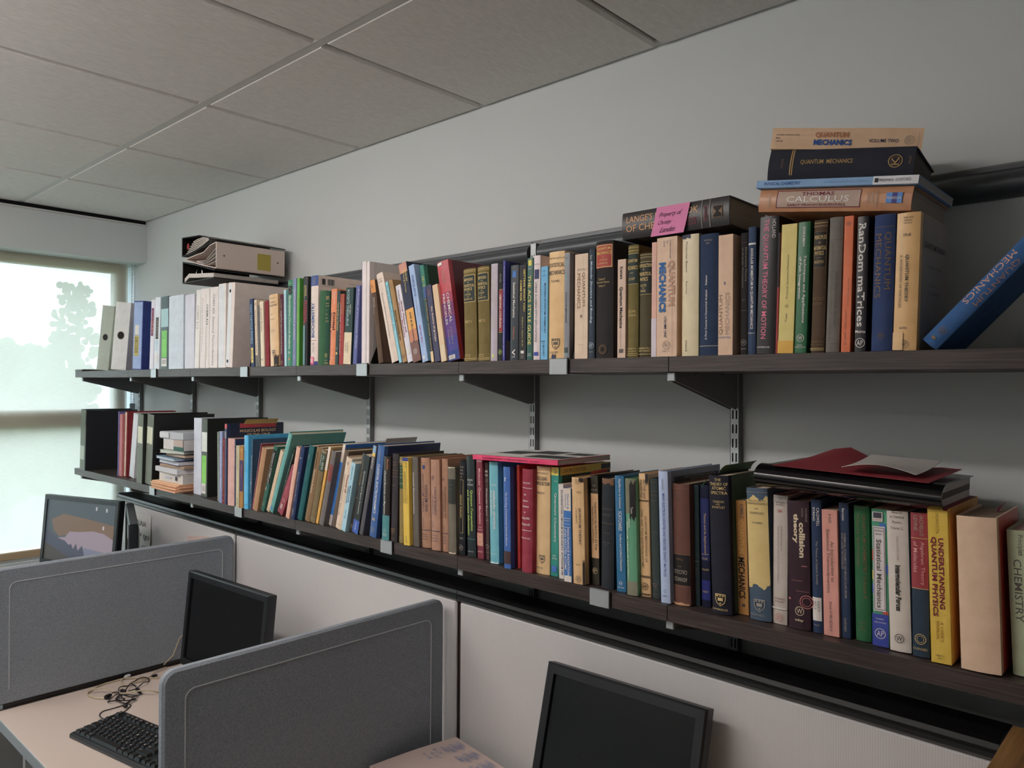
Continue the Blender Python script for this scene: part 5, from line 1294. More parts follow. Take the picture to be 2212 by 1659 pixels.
bk('bright red paperback lettered Molecules and Radiation', 526, 556, 514, 264, (206, 48, 46), [V('MOLECULES AND RADIATION', .2, .8, .3, .7, 'O', .01), V('STEINFELD', .04, .17, .3, .7, 'O')], 'p', by=1350)
bk('crimson book lettered An Introduction to Scientific Research', 558, 668, 555, 304, (144, 42, 62), [H('WILSON', .125, .142, .08, .82, 'W'), LN(.18, 'W', .05, .95, .005), H('An', .235, .255, .28, .5, 'W', .01, .25), H('Intro-', .295, .315, .15, .72, 'W', .01, .25), H('duction', .35, .37, .1, .75, 'W', .01, .25), H('to', .41, .425, .3, .48, 'W', .01, .25), H('Scientific', .46, .485, .03, .85, 'W', .01, .25), H('Research', .52, .545, .05, .85, 'W', .01, .25), LN(.59, 'W', .05, .95, .005), H('McGRAW-HILL', .66, .675, .02, .92, 'W')], 'c', by=1388)
bk('tan jacketed book lettered The Principles of Nuclear Magnetism', 705, 856, 702, 274, (208, 172, 120), [H('The Principles of', .05, .075, .0, .85, 'D'), H('NUCLEAR', .095, .13, .02, .8, 'D', .01), H('MAGNETISM', .14, .175, .0, .95, 'D', .01), H('ABRAGAM', .235, .258, .05, .65, 'D'), SH(.86, .22, 'D'), H('OXFORD', .935, .952, .06, .58, 'D'), BD(0, .012, (190, 150, 110), .3, .98, 'torn_edge')], 'j', by=1400)
bk('green book with yellow top lettered Quantum Chemistry, fifth edition', 865, 952, 870, 284, (32, 136, 124), [BD(0, .075, (226, 206, 80)), V('LPE', .02, .06, .4, .8, 'D'), H('Levine', .12, .132, .45, .85, 'W'), V('Quantum Chemistry', .235, .69, .42, .78, 'W', .015), H('Fifth', .805, .82, .3, .75, 'W', 0, .3), H('Edition', .828, .843, .25, .9, 'W', 0, .3), LB(.905, .96, .2, .85, (60, 110, 190)), RB(0, .075, .02, .98, (206, 186, 60)), RT('LOW PRICE EDITION', .02, .055, .05, .5, 'D'), RB(.01, .06, .8, .99, (50, 50, 60))], 'p', by=1428, side=(36, 62, 52), d=.2)
PREV['l'] = None
bk('white conference booklet on gas kinetics', 963, 1016, 955, 464, (220, 210, 202), [V('8TH INTERNATIONAL SYMPOSIUM ON GAS KINETICS  NOTTINGHAM 1984', .06, .96, .5, .85, 'K', .015)], 'p', by=1460)
bk('white and blue book lettered Resonance Radiation and Excited Atoms', 1020, 1096, 1010, 508, (44, 108, 176), [BD(0, .24, (222, 206, 190)), BD(.935, 1, (216, 204, 194)), V('Mitchell &', .06, .22, .5, .75, 'B'), V('Zemansky', .06, .21, .15, .38, 'B'), LN(.32, 'W', .04, .96, .005), LN(.345, 'W', .04, .96, .004), LN(.38, 'W', .04, .96, .003), LN(.415, 'W', .04, .96, .005), V('RESONANCE RADIATION', .43, .93, .52, .82, 'W', .01), V('AND EXCITED ATOMS', .43, .87, .14, .42, 'W', .01)], 'p', by=1492)
bk('tan book with a badly torn jacket lettered Quantum Theory Elements', 1107, 1234, 1088, 394, (204, 164, 112), [H('PURE AND', .015, .025, .3, .8, 'D'), H('APPLIED', .032, .042, .35, .75, 'D'), H('PHYSICS', .05, .06, .35, .75, 'D'), H('10-I', .128, .146, .5, .8, 'D', .01), V('QUANTUM THEORY', .285, .63, .58, .78, 'D', .015), V('I. ELEMENTS', .29, .43, .36, .47, 'D'), H('BATES', .81, .823, .35, .7, 'D'), RG(.95, .22, 'D', 'AP'), BD(.78, .998, (36, 30, 30), .86, 1, 'torn_corner'), BD(0, .04, (36, 30, 30), .7, 1, 'torn_corner')], 'j', by=1512, side=(50, 44, 40))
PREV['l'] = None
bk('dark olive and buff book on theoretical physics in the twentieth century', 1309, 1386, 1290, 374, (58, 54, 44), [BD(.165, .755, (222, 176, 126)), H('FIERZ', .085, .1, .25, .75, 'S'), H('WEISSKOPF', .125, .138, .05, .95, 'S'), V('THEORETICAL PHYSICS IN THE', .24, .68, .55, .8, 'K'), V('TWENTIETH CENTURY', .28, .62, .2, .42, 'K'), RG(.87, .34, (216, 190, 140), 'IP')], 'j', by=1524)
bk('worn black book with faded lettering Quantum Theory', 1396, 1528, 1387, 400, (44, 48, 54), [BD(0, .05, (120, 84, 60), .04, .96, 'worn_cloth'), H('QUANTUM', .27, .29, .12, .85, 'D'), H('THEORY', .32, .342, .15, .8, 'D'), LN(.405, 'T', .02, .98, .003), H('BOHM', .49, .502, .3, .7, 'D'), H('PRENTICE', .575, .588, .2, .75, 'D'), H('HALL', .6, .61, .35, .6, 'D')], 'c', by=1558)
PREV['l'] = None
crop(1240, 980, 4.74, 'l')
bk('blue book with white lettering Surface and Colloid Chemistry', 434, 530, 410, 224, (32, 100, 142), [V('Equilibrium in Solutions', .03, .28, .42, .7, 'W', .01), V('SCATCHARD', .305, .475, .38, .74, 'W', .01), V('Surface and Colloid Chemistry', .5, .82, .42, .7, 'W', .01), RG(.925, .18, 'W', 'H'), H('HARVARD', .955, .967, .15, .85, 'W')], 'j', by=1410)
bk('green and grey book with a ripped jacket lettered Quantum Theory of Scattering', 541, 648, 518, 254, (84, 146, 112), [BD(0, .3, (116, 112, 90)), BD(.88, 1, (122, 120, 100)), BD(.03, .34, (34, 32, 32), .45, 1, 'torn_hole'), H('THE', .085, .095, .2, .45, 'D'), V('QUANTUM THEORY OF SCATTERING', .37, .87, .08, .26, 'W', .01), V('Taiwu', .24, .3, .55, .75, 'W'), V('OHMURA', .34, .42, .3, .48, 'W')], 'j', by=1444)
bk('tan book with brown bands lettered Quantum Mechanics of One and Two Electron Atoms', 656, 782, 630, 198, (218, 174, 118), [V('BETHE and', .05, .2, .5, .75, 'D', .01), V('SALPETER', .05, .2, .18, .4, 'D', .01), BD(.215, .228, (96, 76, 60), 0, 1, 'spine_band'), V('QUANTUM MECHANICS OF', .345, .72, .55, .78, 'D', .005), V('ONE- AND TWO-ELECTRON ATOMS', .295, .765, .2, .42, 'D', .005), BD(.83, .845, (96, 76, 60), 0, 1, 'spine_band'), RG(.915, .32, 'K', 'AP'), BD(.972, .986, (96, 76, 60), 0, 1, 'spine_band'), BD(0, .08, (48, 46, 52), .75, 1, 'torn_corner')], 'j', by=1452)
bk('dark grey-green book with faint lettering Principles of Quantum Mechanics', 796, 876, 767, 254, (56, 66, 64), [H('QUANTUM', .1, .115, .1, .95, 'D'), H('MECHANICS', .13, .147, .05, .98, 'D'), H('DIRAC', .175, .188, .25, .85, 'D'), H('FOURTH', .44, .452, .2, .9, 'D'), SH(.9, .34, 'D'), H('OXFORD', .955, .967, .2, .9, 'D'), LN(.03, 'D', 0, 1)], 'c', by=1484, sb=.003)
bk('pale blue tall book lettered Many-Electron Densities', 887, 984, 857, 178, (164, 180, 212), [V('MANY-ELECTRON DENSITIES AND REDUCED DENSITY MATRICES', .17, .8, .42, .68, (44, 62, 140), .012), V('CIOSLOWSKI', .06, .14, .4, .56, 'N'), RG(.91, .16, 'B'), ('rg', .91, .1, .5, 'B', ''), H('KLUWER', .94, .95, .25, .7, 'N'), RB(.05, .1, .12, .95, (44, 44, 54)), RT('MANY-ELECTRON DENSITIES', .055, .07, .3, .9, 'S'), RT('DENSITY MATRICES', .078, .092, .4, .8, 'S')], 'j', by=1524, side=(116, 122, 144), d=.22)
PREV['l'] = None
bk('brown leather book shelved upside down with a black Advanced Calculus label', 1011, 1186, 992, 304, (104, 68, 58), [BD(.585, .835, (34, 30, 30), .02, .98, 'label_patch'), I('Kaplan', .61, .635, .2, .62, 'T'), LN(.68, 'T', .3, .55, .005), I('CALCULUS', .71, .745, .08, .85, 'S', .01), I('ADVANCED', .77, .805, .08, .85, 'S', .01), I('FIFTH', .075, .09, .15, .55, 'D'), I('EDITION', .1, .115, .2, .65, 'D'), LN(.04, 'T', 0, 1, .004), LN(.58, 'T', 0, 1, .004), LN(.84, 'T', 0, 1, .004), BD(.98, 1, (190, 140, 100), .05, .95, 'worn_edge')], 'c', by=1536)
bk('dark teal cloth book lettered Equations near its foot', 1201, 1280, 1172, 314, (42, 58, 62), [V('EQUATIONS', .69, .9, .42, .64, 'D'), V('ORDINARY', .68, .88, .1, .28, 'D'), H('VOL I', .57, .585, .3, .75, 'D'), LN(.63, 'S', 0, 1, .002)], 'c', by=1548)
bk('navy book with bright blue bands lettered Theory and Its Applications', 1301, 1396, 1277, 318, (30, 34, 58), [BD(.11, .62, (38, 46, 100), .02, .98, 'spine_band'), BD(.78, .94, (38, 46, 120), .02, .98, 'spine_band'), V('Theory and Its Applications', .23, .56, .42, .7, 'G', .005), LN(.565, 'G', .1, .9, .004), H('FELLER', .595, .61, .2, .8, 'G'), H('VOLUME', .685, .7, .1, .9, 'G'), H('WILEY', .865, .88, .2, .85, 'G')], 'c', by=1566)
PREV['l'] = None
crop(1500, 980, 4.046, 'l')
bk('thick dark navy book lettered The Theory of Atomic Spectra', 147, 320, 112, 188, (34, 34, 46), [H('THE', .02, .04, .36, .68, 'G'), H('THEORY OF', .05, .073, .1, .98, 'G', .01), H('ATOMIC', .08, .103, .2, .9, 'G', .01), H('SPECTRA', .113, .136, .14, .96, 'G', .01), H('CONDON', .18, .197, .25, .8, 'G'), H('AND', .202, .212, .4, .62, 'G'), H('SHORTLEY', .22, .237, .2, .85, 'G'), SH(.895, .26, 'G'), H('CAMBRIDGE', .958, .972, .05, .84, 'G')], 'c', by=1392, side=(74, 92, 66), d=.17)
bk('orange-brown paperback with bold Quantum Mechanics title', 362, 476, 337, 404, (194, 134, 58), [V('KEMBLE', .03, .155, .42, .74, 'D', .01), V('QUANTUM', .175, .465, .14, .74, (232, 176, 84), .02), V('MECHANICS', .5, .86, .14, .74, 'K', .02), LB(.905, .93, .4, .7, 'D')], 'p', by=1400, sb=.003)
bk('tan and slate book with torn jacket on thermodynamics and cosmology', 482, 668, 447, 296, (66, 84, 104), [BD(.075, .745, (204, 176, 108), 0, 1, 'torn_jacket'), H('RELATIVITY', .09, .105, .1, .9, 'D'), H('THERMODYNAMICS', .11, .125, .02, .98, 'D'), H('AND', .15, .16, .4, .58, 'D'), H('COSMOLOGY', .18, .198, .15, .85, 'D'), H('TOLMAN', .255, .27, .25, .75, 'D'), SH(.885, .26, 'S'), H('OXFORD', .95, .966, .05, .72, 'S'), LN(.03, 'S', 0, 1, .003)], 'j', by=1446)
bk('light grey book with red number 26', 667, 808, 657, 356, (186, 174, 164), [BD(0, .06, (160, 152, 146)), H('PURE', .01, .022, .35, .65, 'D'), H('AND', .03, .04, .4, .6, 'D'), H('APPLIED', .048, .06, .2, .8, 'D'), H('PHYSICS', .066, .078, .2, .8, 'D'), H('26', .11, .13, .35, .65, 'R', .01), V('INTRODUCTION TO', .235, .43, .55, .65, 'D'), V('THE QUANTUM THEORY OF SCATTERING', .235, .68, .34, .44, 'D'), H('RODBERG', .795, .808, .15, .85, 'V'), H('THALER', .818, .83, .2, .8, 'V'), LN(.87, 'W', 0, 1, .012), RG(.945, .28, (190, 120, 110), 'AP')], 'j', by=1476)
bk('dark maroon patterned book lettered collision theory', 820, 1014, 802, 406, (54, 32, 42), [V('collision', .165, .44, .56, .82, (226, 206, 170), .04), V('theory', .1, .33, .26, .54, (226, 206, 170), .04), V('GOLDBERGER', .05, .16, .84, .92, 'S'), V('WATSON', .05, .12, .68, .76, 'S'), ('rg', .78, .3, .85, (190, 110, 110), ''), ('rg', .78, .2, .85, (190, 110, 110), ''), LB(.62, .622, .2, .7, (200, 120, 120)), LB(.7, .702, .4, .95, (200, 120, 120)), LB(.5, .506, .66, .9, (190, 110, 110)), LB(.76, .775, .04, .14, (200, 110, 120)), ('rg', .855, .2, .55, (226, 206, 170), 'W'), H('wiley', .915, .94, .33, .72, (226, 206, 170), .02)], 'j', by=1520)
bk('navy cloth book with a white call-number label, on optical activity', 1032, 1122, 1012, 398, (40, 56, 86), [V('CALDWELL', .06, .2, .58, .84, 'W', .01), V('EYRING', .06, .16, .2, .44, 'W', .01), V('The Theory of Optical Activity', .31, .64, .42, .66, 'S', .01), LB(.735, .91, .05, .92, (214, 206, 200)), V('QD', .76, .84, .55, .75, 'D'), V('471', .76, .82, .3, .45, 'D'), H('WILEY', .935, .948, .2, .75, 'S')], 'c', by=1560)
bk('salmon pink paperback lettered An Introduction to Statistical Thermodynamics', 1131, 1268, 1110, 486, (232, 158, 142), [V('Hill', .035, .1, .44, .62, 'D'), V('An Introduction to', .25, .57, .54, .76, 'D'), V('Statistical Thermodynamics', .155, .66, .24, .48, 'D'), V('Dover 0-486-65242-4', .73, .96, .4, .58, 'D')], 'p', by=1584)
bk('navy book lettered Chemical Dynamics via Molecular Beam', 1279, 1366, 1257, 428, (40, 56, 86), [V('Bernstein', .04, .13, .35, .6, 'W', .01), V('CHEMICAL DYNAMICS VIA MOLECULAR BEAM', .22, .7, .5, .72, 'S', .01), V('AND LASER TECHNIQUES', .22, .49, .22, .44, 'S', .01), V('OXFORD', .85, .95, .38, .62, 'S', .01)], 'j', by=1608)
PREV['l'] = None
crop(1780, 1000, 3.317, 'l')
bk('dark green book with gold lettering Quantum Chemistry Volume II', 224, 336, 207, 304, (40, 98, 60), [V('QUANTUM CHEMISTRY Volume II', .06, .68, .55, .8, 'T', .01), V('Molecular Spectroscopy', .06, .45, .18, .4, 'T'), H('Levine', .005, .02, .1, .75, 'T'), H('ALLYN', .86, .872, .25, .7, 'T'), H('AND', .885, .895, .35, .6, 'T'), H('BACON', .905, .918, .25, .7, 'T')], 'c', by=1270)
bk('multicoloured book with white label lettered Statistical Mechanics and blue foot', 352, 468, 338, 326, (70, 150, 116), [BD(.1, .16, (60, 110, 180), .5, .9, 'pattern_patch'), BD(.3, .38, (196, 70, 50), .02, .12, 'pattern_patch'), BD(.45, .52, (200, 190, 70), .02, .12, 'pattern_patch'), BD(.74, .765, (196, 70, 50), .65, .98, 'pattern_patch'), BD(.4, .47, (60, 90, 180), .88, .99, 'pattern_patch'), BD(.55, .62, (60, 90, 180), .01, .12, 'pattern_patch'), BD(.02, .09, (206, 200, 200), .08, .72, 'label_patch'), LB(.025, .065, .14, .66, (70, 70, 80)), H('ELSEVIER', .072, .082, .12, .68, 'O'), BD(.125, .745, (214, 204, 206), .1, .86, 'label_patch'), FR(.135, .735, .14, .82, 'D'), H('Pathria', .15, .162, .25, .72, 'D'), H('Beale', .175, .187, .3, .65, 'D'), V('Statistical Mechanics', .22, .72, .32, .62, 'D', .01), BD(.765, 1, (50, 66, 156)), H('THIRD', .795, .805, .22, .72, 'W'), H('EDITION', .82, .83, .15, .85, 'W'), RG(.905, .34, 'W', 'AP')], 'p', by=1304)
bk('off-white book with bold lettering Intermolecular Forces', 470, 626, 443, 340, (200, 188, 178), [H('Advances', .0, .018, .25, .75, 'D'), H('in Chemical', .03, .05, .18, .82, 'D'), H('Physics,', .07, .092, .28, .72, 'D'), H('Volume 12', .11, .13, .2, .78, 'D'), V('Intermolecular Forces', .385, .71, .36, .62, 'K', .03), V('HIRSCHFELDER', .18, .35, .45, .55, 'S'), RG(.905, .22, 'K', 'W', .48)], 'j', by=1342)
bk('book with red top half and navy foot lettered Algebraic Theory of Molecules', 634, 756, 617, 352, (40, 56, 74), [BD(0, .525, (146, 48, 58)), LN(.525, 'G', 0, 1, .004), V('IACHELLO', .02, .16, .55, .78, 'S', .01), V('LEVINE', .02, .125, .2, .42, 'S', .01), LN(.175, 'G', 0, 1, .004), V('Algebraic Theory', .2, .5, .55, .82, (222, 160, 160), .005), V('of Molecules', .2, .415, .16, .42, (222, 160, 160), .005), RG(.875, .34, 'G'), ('rg', .875, .22, .5, 'G', ''), H('OXFORD', .935, .952, .06, .9, 'G')], 'j', by=1382)
bk('thick yellow paperback lettered Understanding Quantum Physics', 768, 916, 738, 322, (250, 206, 42), [V('MORRISON', .03, .16, .4, .56, (150, 120, 30)), V('UNDERSTANDING', .19, .65, .5, .76, (120, 30, 50), .03), V('QUANTUM PHYSICS', .185, .7, .12, .42, (120, 30, 50), .03), V("A USER'S", .73, .86, .5, .64, (150, 110, 30)), V('MANUAL', .73, .85, .3, .44, (150, 110, 30)), H('PRENTICE', .945, .955, .25, .65, 'D'), H('HALL', .962, .972, .35, .55, 'D')], 'p', by=1426, side=(222, 158, 60), d=.2)
PREV['l'] = None
bk('very thick cream book with a blank spine and red side', 978, 1272, 943, 376, (222, 186, 154), [], 'j', by=1476, side=(196, 56, 40), page=(150, 130, 112))
PREV['l'] = None
bk('pale green book lettered Chemistry at the right edge', 1348, 1600, 1300, 478, (166, 174, 142), [V('CHEMISTRY', .2, .63, .18, .42, 'D', .005), V("Principles", .03, .17, .3, .5, 'D')], 'c', by=1520, page=(190, 160, 150))

# ================================================================ loose things on the upper shelf
def slab(pts, y0, y1, th):
    """thin sheet following the polyline pts (x,z), extruded from y0 to y1"""
    up = [(x, z) for x, z in pts]
    lo = [(x, z-th) for x, z in pts][::-1]
    return MB().prism(up+lo, lambda x, z, h: (x, h, z), y0, y1)
tf = empty('document_folder', T(0, 0, 0), 'dark flat folder with white sheets lying at the left end of the upper shelf', 'folder')
MB().rbox(-4.155, -4.06, -.305, -.06, ZU+.0005, ZU+.007, .001).build('folder_cover', 'black_plastic', tf)
MB().rbox(-4.15, -4.055, -.30, -.07, ZU+.0072, ZU+.0105, .0005).build('loose_sheets', 'paper_white', tf)
# the three binders stacked on the white ones
plain('vinyl_black', (26, 24, 24), .4, bump=(80, .08))
plain('vinyl_white', (206, 188, 178), .42, bump=(80, .06), g=1.15)
plain('note_yellow', (176, 160, 60), .8, g=1.1)
plain('sheet_white', (206, 198, 192), .85, var=.05)
W0 = aty(468, 579, -.31)                      # lower front corner of the white spine
bx1, by0, by1 = W0.x, -.312, -.035
bx0 = bx1-.275
zb0, zl1, zr1 = .389, .474, W0.z-.004         # foot of the stack, left and right height of the first binder
zw0 = W0.z
SPH = .096
t = empty('ring_binder', T(0, 0, 0), 'black ring binder lying open-sided at the bottom of the stacked binders', 'binder', 'binders stacked on their sides')
MB().rbox(bx0, bx1-.02, by0, by1, zb0, zb0+.004, .001).build('lower_cover', 'vinyl_black', t)
slab([(bx0, zl1), (bx0+.14, (zl1+zr1)/2), (bx1-.012, zr1)], by0, by1, .004).build('upper_cover', 'vinyl_black', t)
MB().rbox(bx0-.001, bx0+.003, by0, by1, zb0, zl1, .001).build('spine', 'vinyl_black', t)
slab([(bx0+.006, zb0+.020), (bx0+.045, zb0+.036), (bx0+.11, zb0+.030), (bx1-.03, zb0+.020)], by0+.006, by1-.01, .0155).build('paper_stack', 'sheet_white', t)
for y in (by0+.05, (by0+by1)/2, by1-.05):
    MB().tube([(bx0+.035+.026*math.cos(a), y, zb0+.040+.026*math.sin(a)) for a in [2*PI*i/14 for i in range(15)]], .0014, 5).build('ring', 'chrome', t)
t = empty('ring_binder', T(0, 0, 0), 'white ring binder with a yellow square note, spine to the right, in the stack', 'binder', 'binders stacked on their sides')
MB().rbox(bx1-.004, bx1, by0, by1, zw0, zw0+SPH, .001).build('spine', 'vinyl_white', t)
slab([(bx0+.03, zl1+.0055), (bx0+.14, (zl1+zr1)/2+.0055), (bx1-.004, zr1+.0055)], by0, by1, .003).build('lower_cover', 'vinyl_white', t)
slab([(bx0+.03, zl1+.009), (bx0+.12, zl1+.016), (bx1-.10, zw0+.07), (bx1-.05, zw0+SPH-.006), (bx1-.004, zw0+SPH)], by0, by1, .003).build('upper_cover', 'vinyl_white', t)
for k in range(4):
    slab([(bx0+.10, zl1-.008+.001*k), (bx0+.17, zw0+.022+.006*k), (bx1-.06, zw0+.024+.012*k), (bx1-.02, zw0+.03+.016*k)], by0+.01, by1-.02, .0016).build('paper_sheet', 'sheet_white', t)
MB().tube([(bx1-.03+.02*math.cos(a), by0+.04, zw0+.045+.02*math.sin(a)) for a in [2*PI*i/14 for i in range(15)]], .0014, 5).build('ring', 'chrome', t)
for y in (by0+.03, by1-.03):
    MB().ball((bx1, y, zw0+SPH*.5), .003, 8, 5).build('rivet', 'black_steel', t)
MB().box(bx1+.0001, bx1+.0006, by1-.115, by1-.06, zw0+.012, zw0+.074).build('square_note', 'note_yellow', t)
t = empty('ring_binder', T(0, 0, 0), 'black ring binder stuffed with papers on top of the stack', 'binder', 'binders stacked on their sides')
zt0 = zw0+SPH
slab([(bx0-.006, .568), (bx0+.14, .560), (bx1+.002, zt0+.009)], by0, by1, .0035).build('upper_cover', 'vinyl_black', t)
MB().rbox(bx0-.008, bx0-.004, by0, by1, .494, .568, .001).build('spine', 'vinyl_black', t)
slab([(bx0-.006, .497), (bx0+.10, .5015), (bx0+.17, .515), (bx1-.10, zt0-.008), (bx1-.03, zt0+.0045)], by0, by1, .003).build('lower_cover', 'vinyl_black', t)
for k in range(6):
    slab([(bx0+.012+.012*k, .505+.008*k), (bx0+.08+.006*k, .512+.0075*k), (bx0+.15, .524+.0055*k), (bx0+.2, .5375+.002*k)], by0+.008, by1-.02, .0028).build('paper_sheet', 'sheet_white', t)
zw0 = .470
plain('tab_red', (150, 40, 50), .6)
MB().ball((bx0+.022, by0+.012, zw0+.062), .012, 8, 6, .8, .3, 1.1).build('index_tab', 'tab_red', t)

# ================================================================ loose things on the lower shelf
xs0 = -3.205
def flat(name, label, cat, x0, x1, y0, y1, z0, th, col, edge=None, rough=.7, grp='papers and books in the leaning pile', yaw=0, parts=()):
    m = T((x0+x1)/2, (y0+y1)/2, z0) @ R(math.radians(yaw), 'Z')
    t = empty(name, m, label, cat, grp)
    a, b = (x1-x0)/2, (y1-y0)/2
    MB().rbox(-a, a, -b, b, 0, th, min(.0012, th*.3)).build('sheets' if edge is None else 'page_block', plain('pile_%d_%d_%d' % (edge or col), edge or col, .8, bump=(300, .1), g=1.1), t)
    if edge is not None:
        for z in (-.0002, th-.0008):
            MB().rbox(-a-.002, a+.002, -b-.002, b+.002, z, z+.0012, .0003).build('cover', plain('pile_%d_%d_%d' % col, col, rough, g=1.1), t)
    for (nm, u0, u1, w0, w1, c) in parts:
        MB().box(-a+2*a*u0, -a+2*a*u1, -b-.0035, -b-.0024, th*w0, th*w1).build(nm, plain('pile_%d_%d_%d' % c, c, .6, g=1.1), t)
    return t
z = zlow(-3.1)+.001
xe = -2.93
for k in range(6):
    t = flat('envelope', 'peach envelope, %s of the six under the pile' % ('lowest', 'second from the bottom', 'third from the bottom', 'third from the top', 'second from the top', 'topmost')[k], 'envelope', xs0+.004*(k % 3), xe-.03, -.325+.006*(k % 2), -.06, z, .0052, (232, 176+4*(k % 3), 140), grp='peach envelopes under the pile', yaw=(-2, 1, -1, 2, 0, 1)[k])
    z += .0056
flat('book', 'thick white book lying on the peach envelopes', 'book', xs0+.03, xe-.03, -.30, -.1, z, .034, (214, 208, 200), (206, 200, 194), parts=[('publisher_mark', .72, .79, .3, .75, (60, 60, 70)), ('title', .3, .55, .4, .6, (170, 180, 196))]); z += .036
flat('journal_stack', 'stack of white journals with ragged edge in the pile', 'papers', xs0+.005, xe-.04, -.31, -.1, z, .020, (206, 204, 208), yaw=-3); z += .021
flat('brown_envelope', 'brown paper packet on the white journals', 'papers', xs0+.04, xe-.032, -.30, -.1, z, .012, (168, 140, 116), yaw=2); z += .013
flat('notebook', 'white spiral notebook in the pile with dark blue cover', 'notebook', xs0+.02, xe-.05, -.30, -.1, z, .016, (40, 58, 120), (214, 214, 218), yaw=-4); z += .018
flat('journal', 'grey-blue journal with curled corner in the pile', 'papers', xs0+.012, xe-.06, -.31, -.12, z, .010, (120, 150, 176), (196, 204, 212), yaw=-5); z += .012
flat('notebook', 'buff spiral-bound notepad in the pile', 'notebook', xs0+.07, xe-.035, -.29, -.12, z, .012, (60, 44, 40), (190, 164, 140)); z += .014
flat('book', 'thin pale green book near the top of the pile', 'book', xs0+.05, xe-.06, -.30, -.12, z, .012, (176, 190, 176), (200, 204, 196), yaw=8); z += .014
flat('box', 'white box with a green foot band in the pile', 'box', xs0+.055, xe-.034, -.295, -.12, z, .042, (212, 206, 204), parts=[('green_band', .55, 1, .02, .35, (32, 96, 80)), ('pink_panel', .55, 1, .36, .98, (190, 168, 158))]); z += .0425
t = flat('plastic_case', 'clear plastic case on top of the pile', 'box', xs0+.03, xe-.034, -.298, -.12, z, .028, (190, 192, 198), parts=[('paper_insert', .02, .42, .15, .9, (214, 214, 216))])

# black comb-bound report lying on the right-hand books
crop(1600, 960, 3.614, 'l')
bz = .0
q = lambda p: (OX+p[0]/SCL, OY+p[1]/SCL)
A, B, C_ = aty(*q((100, 352)), YF-.012), aty(*q((1562, 556)), YF-.012), aty(*q((150, 156)), YF-.012)
A.z += .004; B.z += .004
ax = (B-A); L = ax.length; tl_ = math.atan2(ax.z, ax.x)
th = C_.z-A.z
plain('comb_black', (16, 16, 18), .14)
t = empty('report_binder', T(*A) @ R(-tl_, 'Y'), 'black comb-bound report lying across the books on the right', 'report', 'books lying on top of others')
pr = []
for i in range(15):
    a = PI/2+PI*i/14
    pr.append((.032+.034*math.cos(a), th/2+th/2*math.sin(a)))
inn = [(.032+.031*math.cos(PI/2+PI*i/14), th/2+(th/2-.003)*math.sin(PI/2+PI*i/14)) for i in range(15)][::-1]
MB().prism(pr+inn, lambda y, z, h: (h, y, z), 0, L).build('comb_spine', 'comb_black', t, smooth=True)
for z0_, z1_, nm, mt in ((.004, .016, 'page_block', 'paper_white'), (.016, th-.016, 'page_block', None), (th-.016, th-.004, 'page_block', 'paper_white')):
    MB().rbox(.006, L-.006, .03, .21, z0_, z1_, .0006).build(nm, mt or plain('grey_pages', (120, 116, 112), .85, bump=(2, .3), mapscale=(3, 3, 900)), t)
plain('card_red', (150, 42, 54), .55, g=1.1)
MB().rbox(-.004, L+.004, .02, .22, .001, .004, .0004).build('back_cover', 'card_red', t)
MB().rbox(.002, L-.002, .02, .216, th-.004, th-.0025, .0004).build('front_cover', 'comb_black', t)
bpy.context.view_layer.update()
MTX = t.matrix_world.copy()
def sheet(name, label, cat, M_, x0, x1, y0, y1, zf, mat, grp=None, n=8):
    t = empty(name, M_, label, cat, grp)
    mb = MB()
    for s in (0, -.0006):
        for i in range(n+1):
            for j in range(n+1):
                x, y = x0+(x1-x0)*i/n, y0+(y1-y0)*j/n
                mb.v.append((x, y, zf(i/n, j/n)+s))
    w = n+1
    for i in range(n):
        for j in range(n):
            a = i*w+j
            mb.f.append((a, a+w, a+w+1, a+1)); o = w*w
            mb.f.append((o+a, o+a+1, o+a+w+1, o+a+w))
    for k in range(n):
        o = w*w
        mb.f += [(k, k+1, o+k+1, o+k), (n*w+k+1, n*w+k, o+n*w+k, o+n*w+k+1), ((k+1)*w, k*w, o+k*w, o+(k+1)*w), (k*w+n, (k+1)*w+n, o+(k+1)*w+n, o+k*w+n)]
    mb.build('sheet', mat, t, smooth=True)
    return t
sheet('red_card', 'dark red card with a lifted corner on the black report', 'card', MTX, .03, L-.02, .006, .215, lambda u, v: th+.0012+.026*max(0, 1-abs(u-.2)/.25)*v*v+.006*math.sin(u*5)**2*v, 'card_red')
sheet('paper_sheet', 'curled white sheet on the dark red card', 'papers', MTX, L*.48, L*.86, .02, .17, lambda u, v: th+.010+.012*v*v+.010*math.sin(PI*u)*(1-v), 'paper_white')

# pink and black paperback lying over the middle of the lower row
crop(1010, 950, 4.878, 'l')
K = lay('magenta-spined paperback with a black and white cover lying on the row', (55, 210), (950, 278), (51, 158), YF-.006, .2, (222, 40, 100), [V('Applied Mathematics to Physical Chemistry', .12, .67, .25, .62, (90, 20, 50), .01), V('Third Edition', .7, .8, .3, .55, (90, 20, 50)), RB(0, 1, .0, 1, (206, 202, 196)), ('rb', .05, .35, .35, .75, (60, 64, 64)), ('rb', .3, .62, .55, .95, (64, 68, 68)), ('rb', .55, .98, .1, .4, (60, 62, 64)), ('rb', .72, .95, .6, .85, (64, 66, 66))], 'p', page=(180, 172, 166), dz=.001)

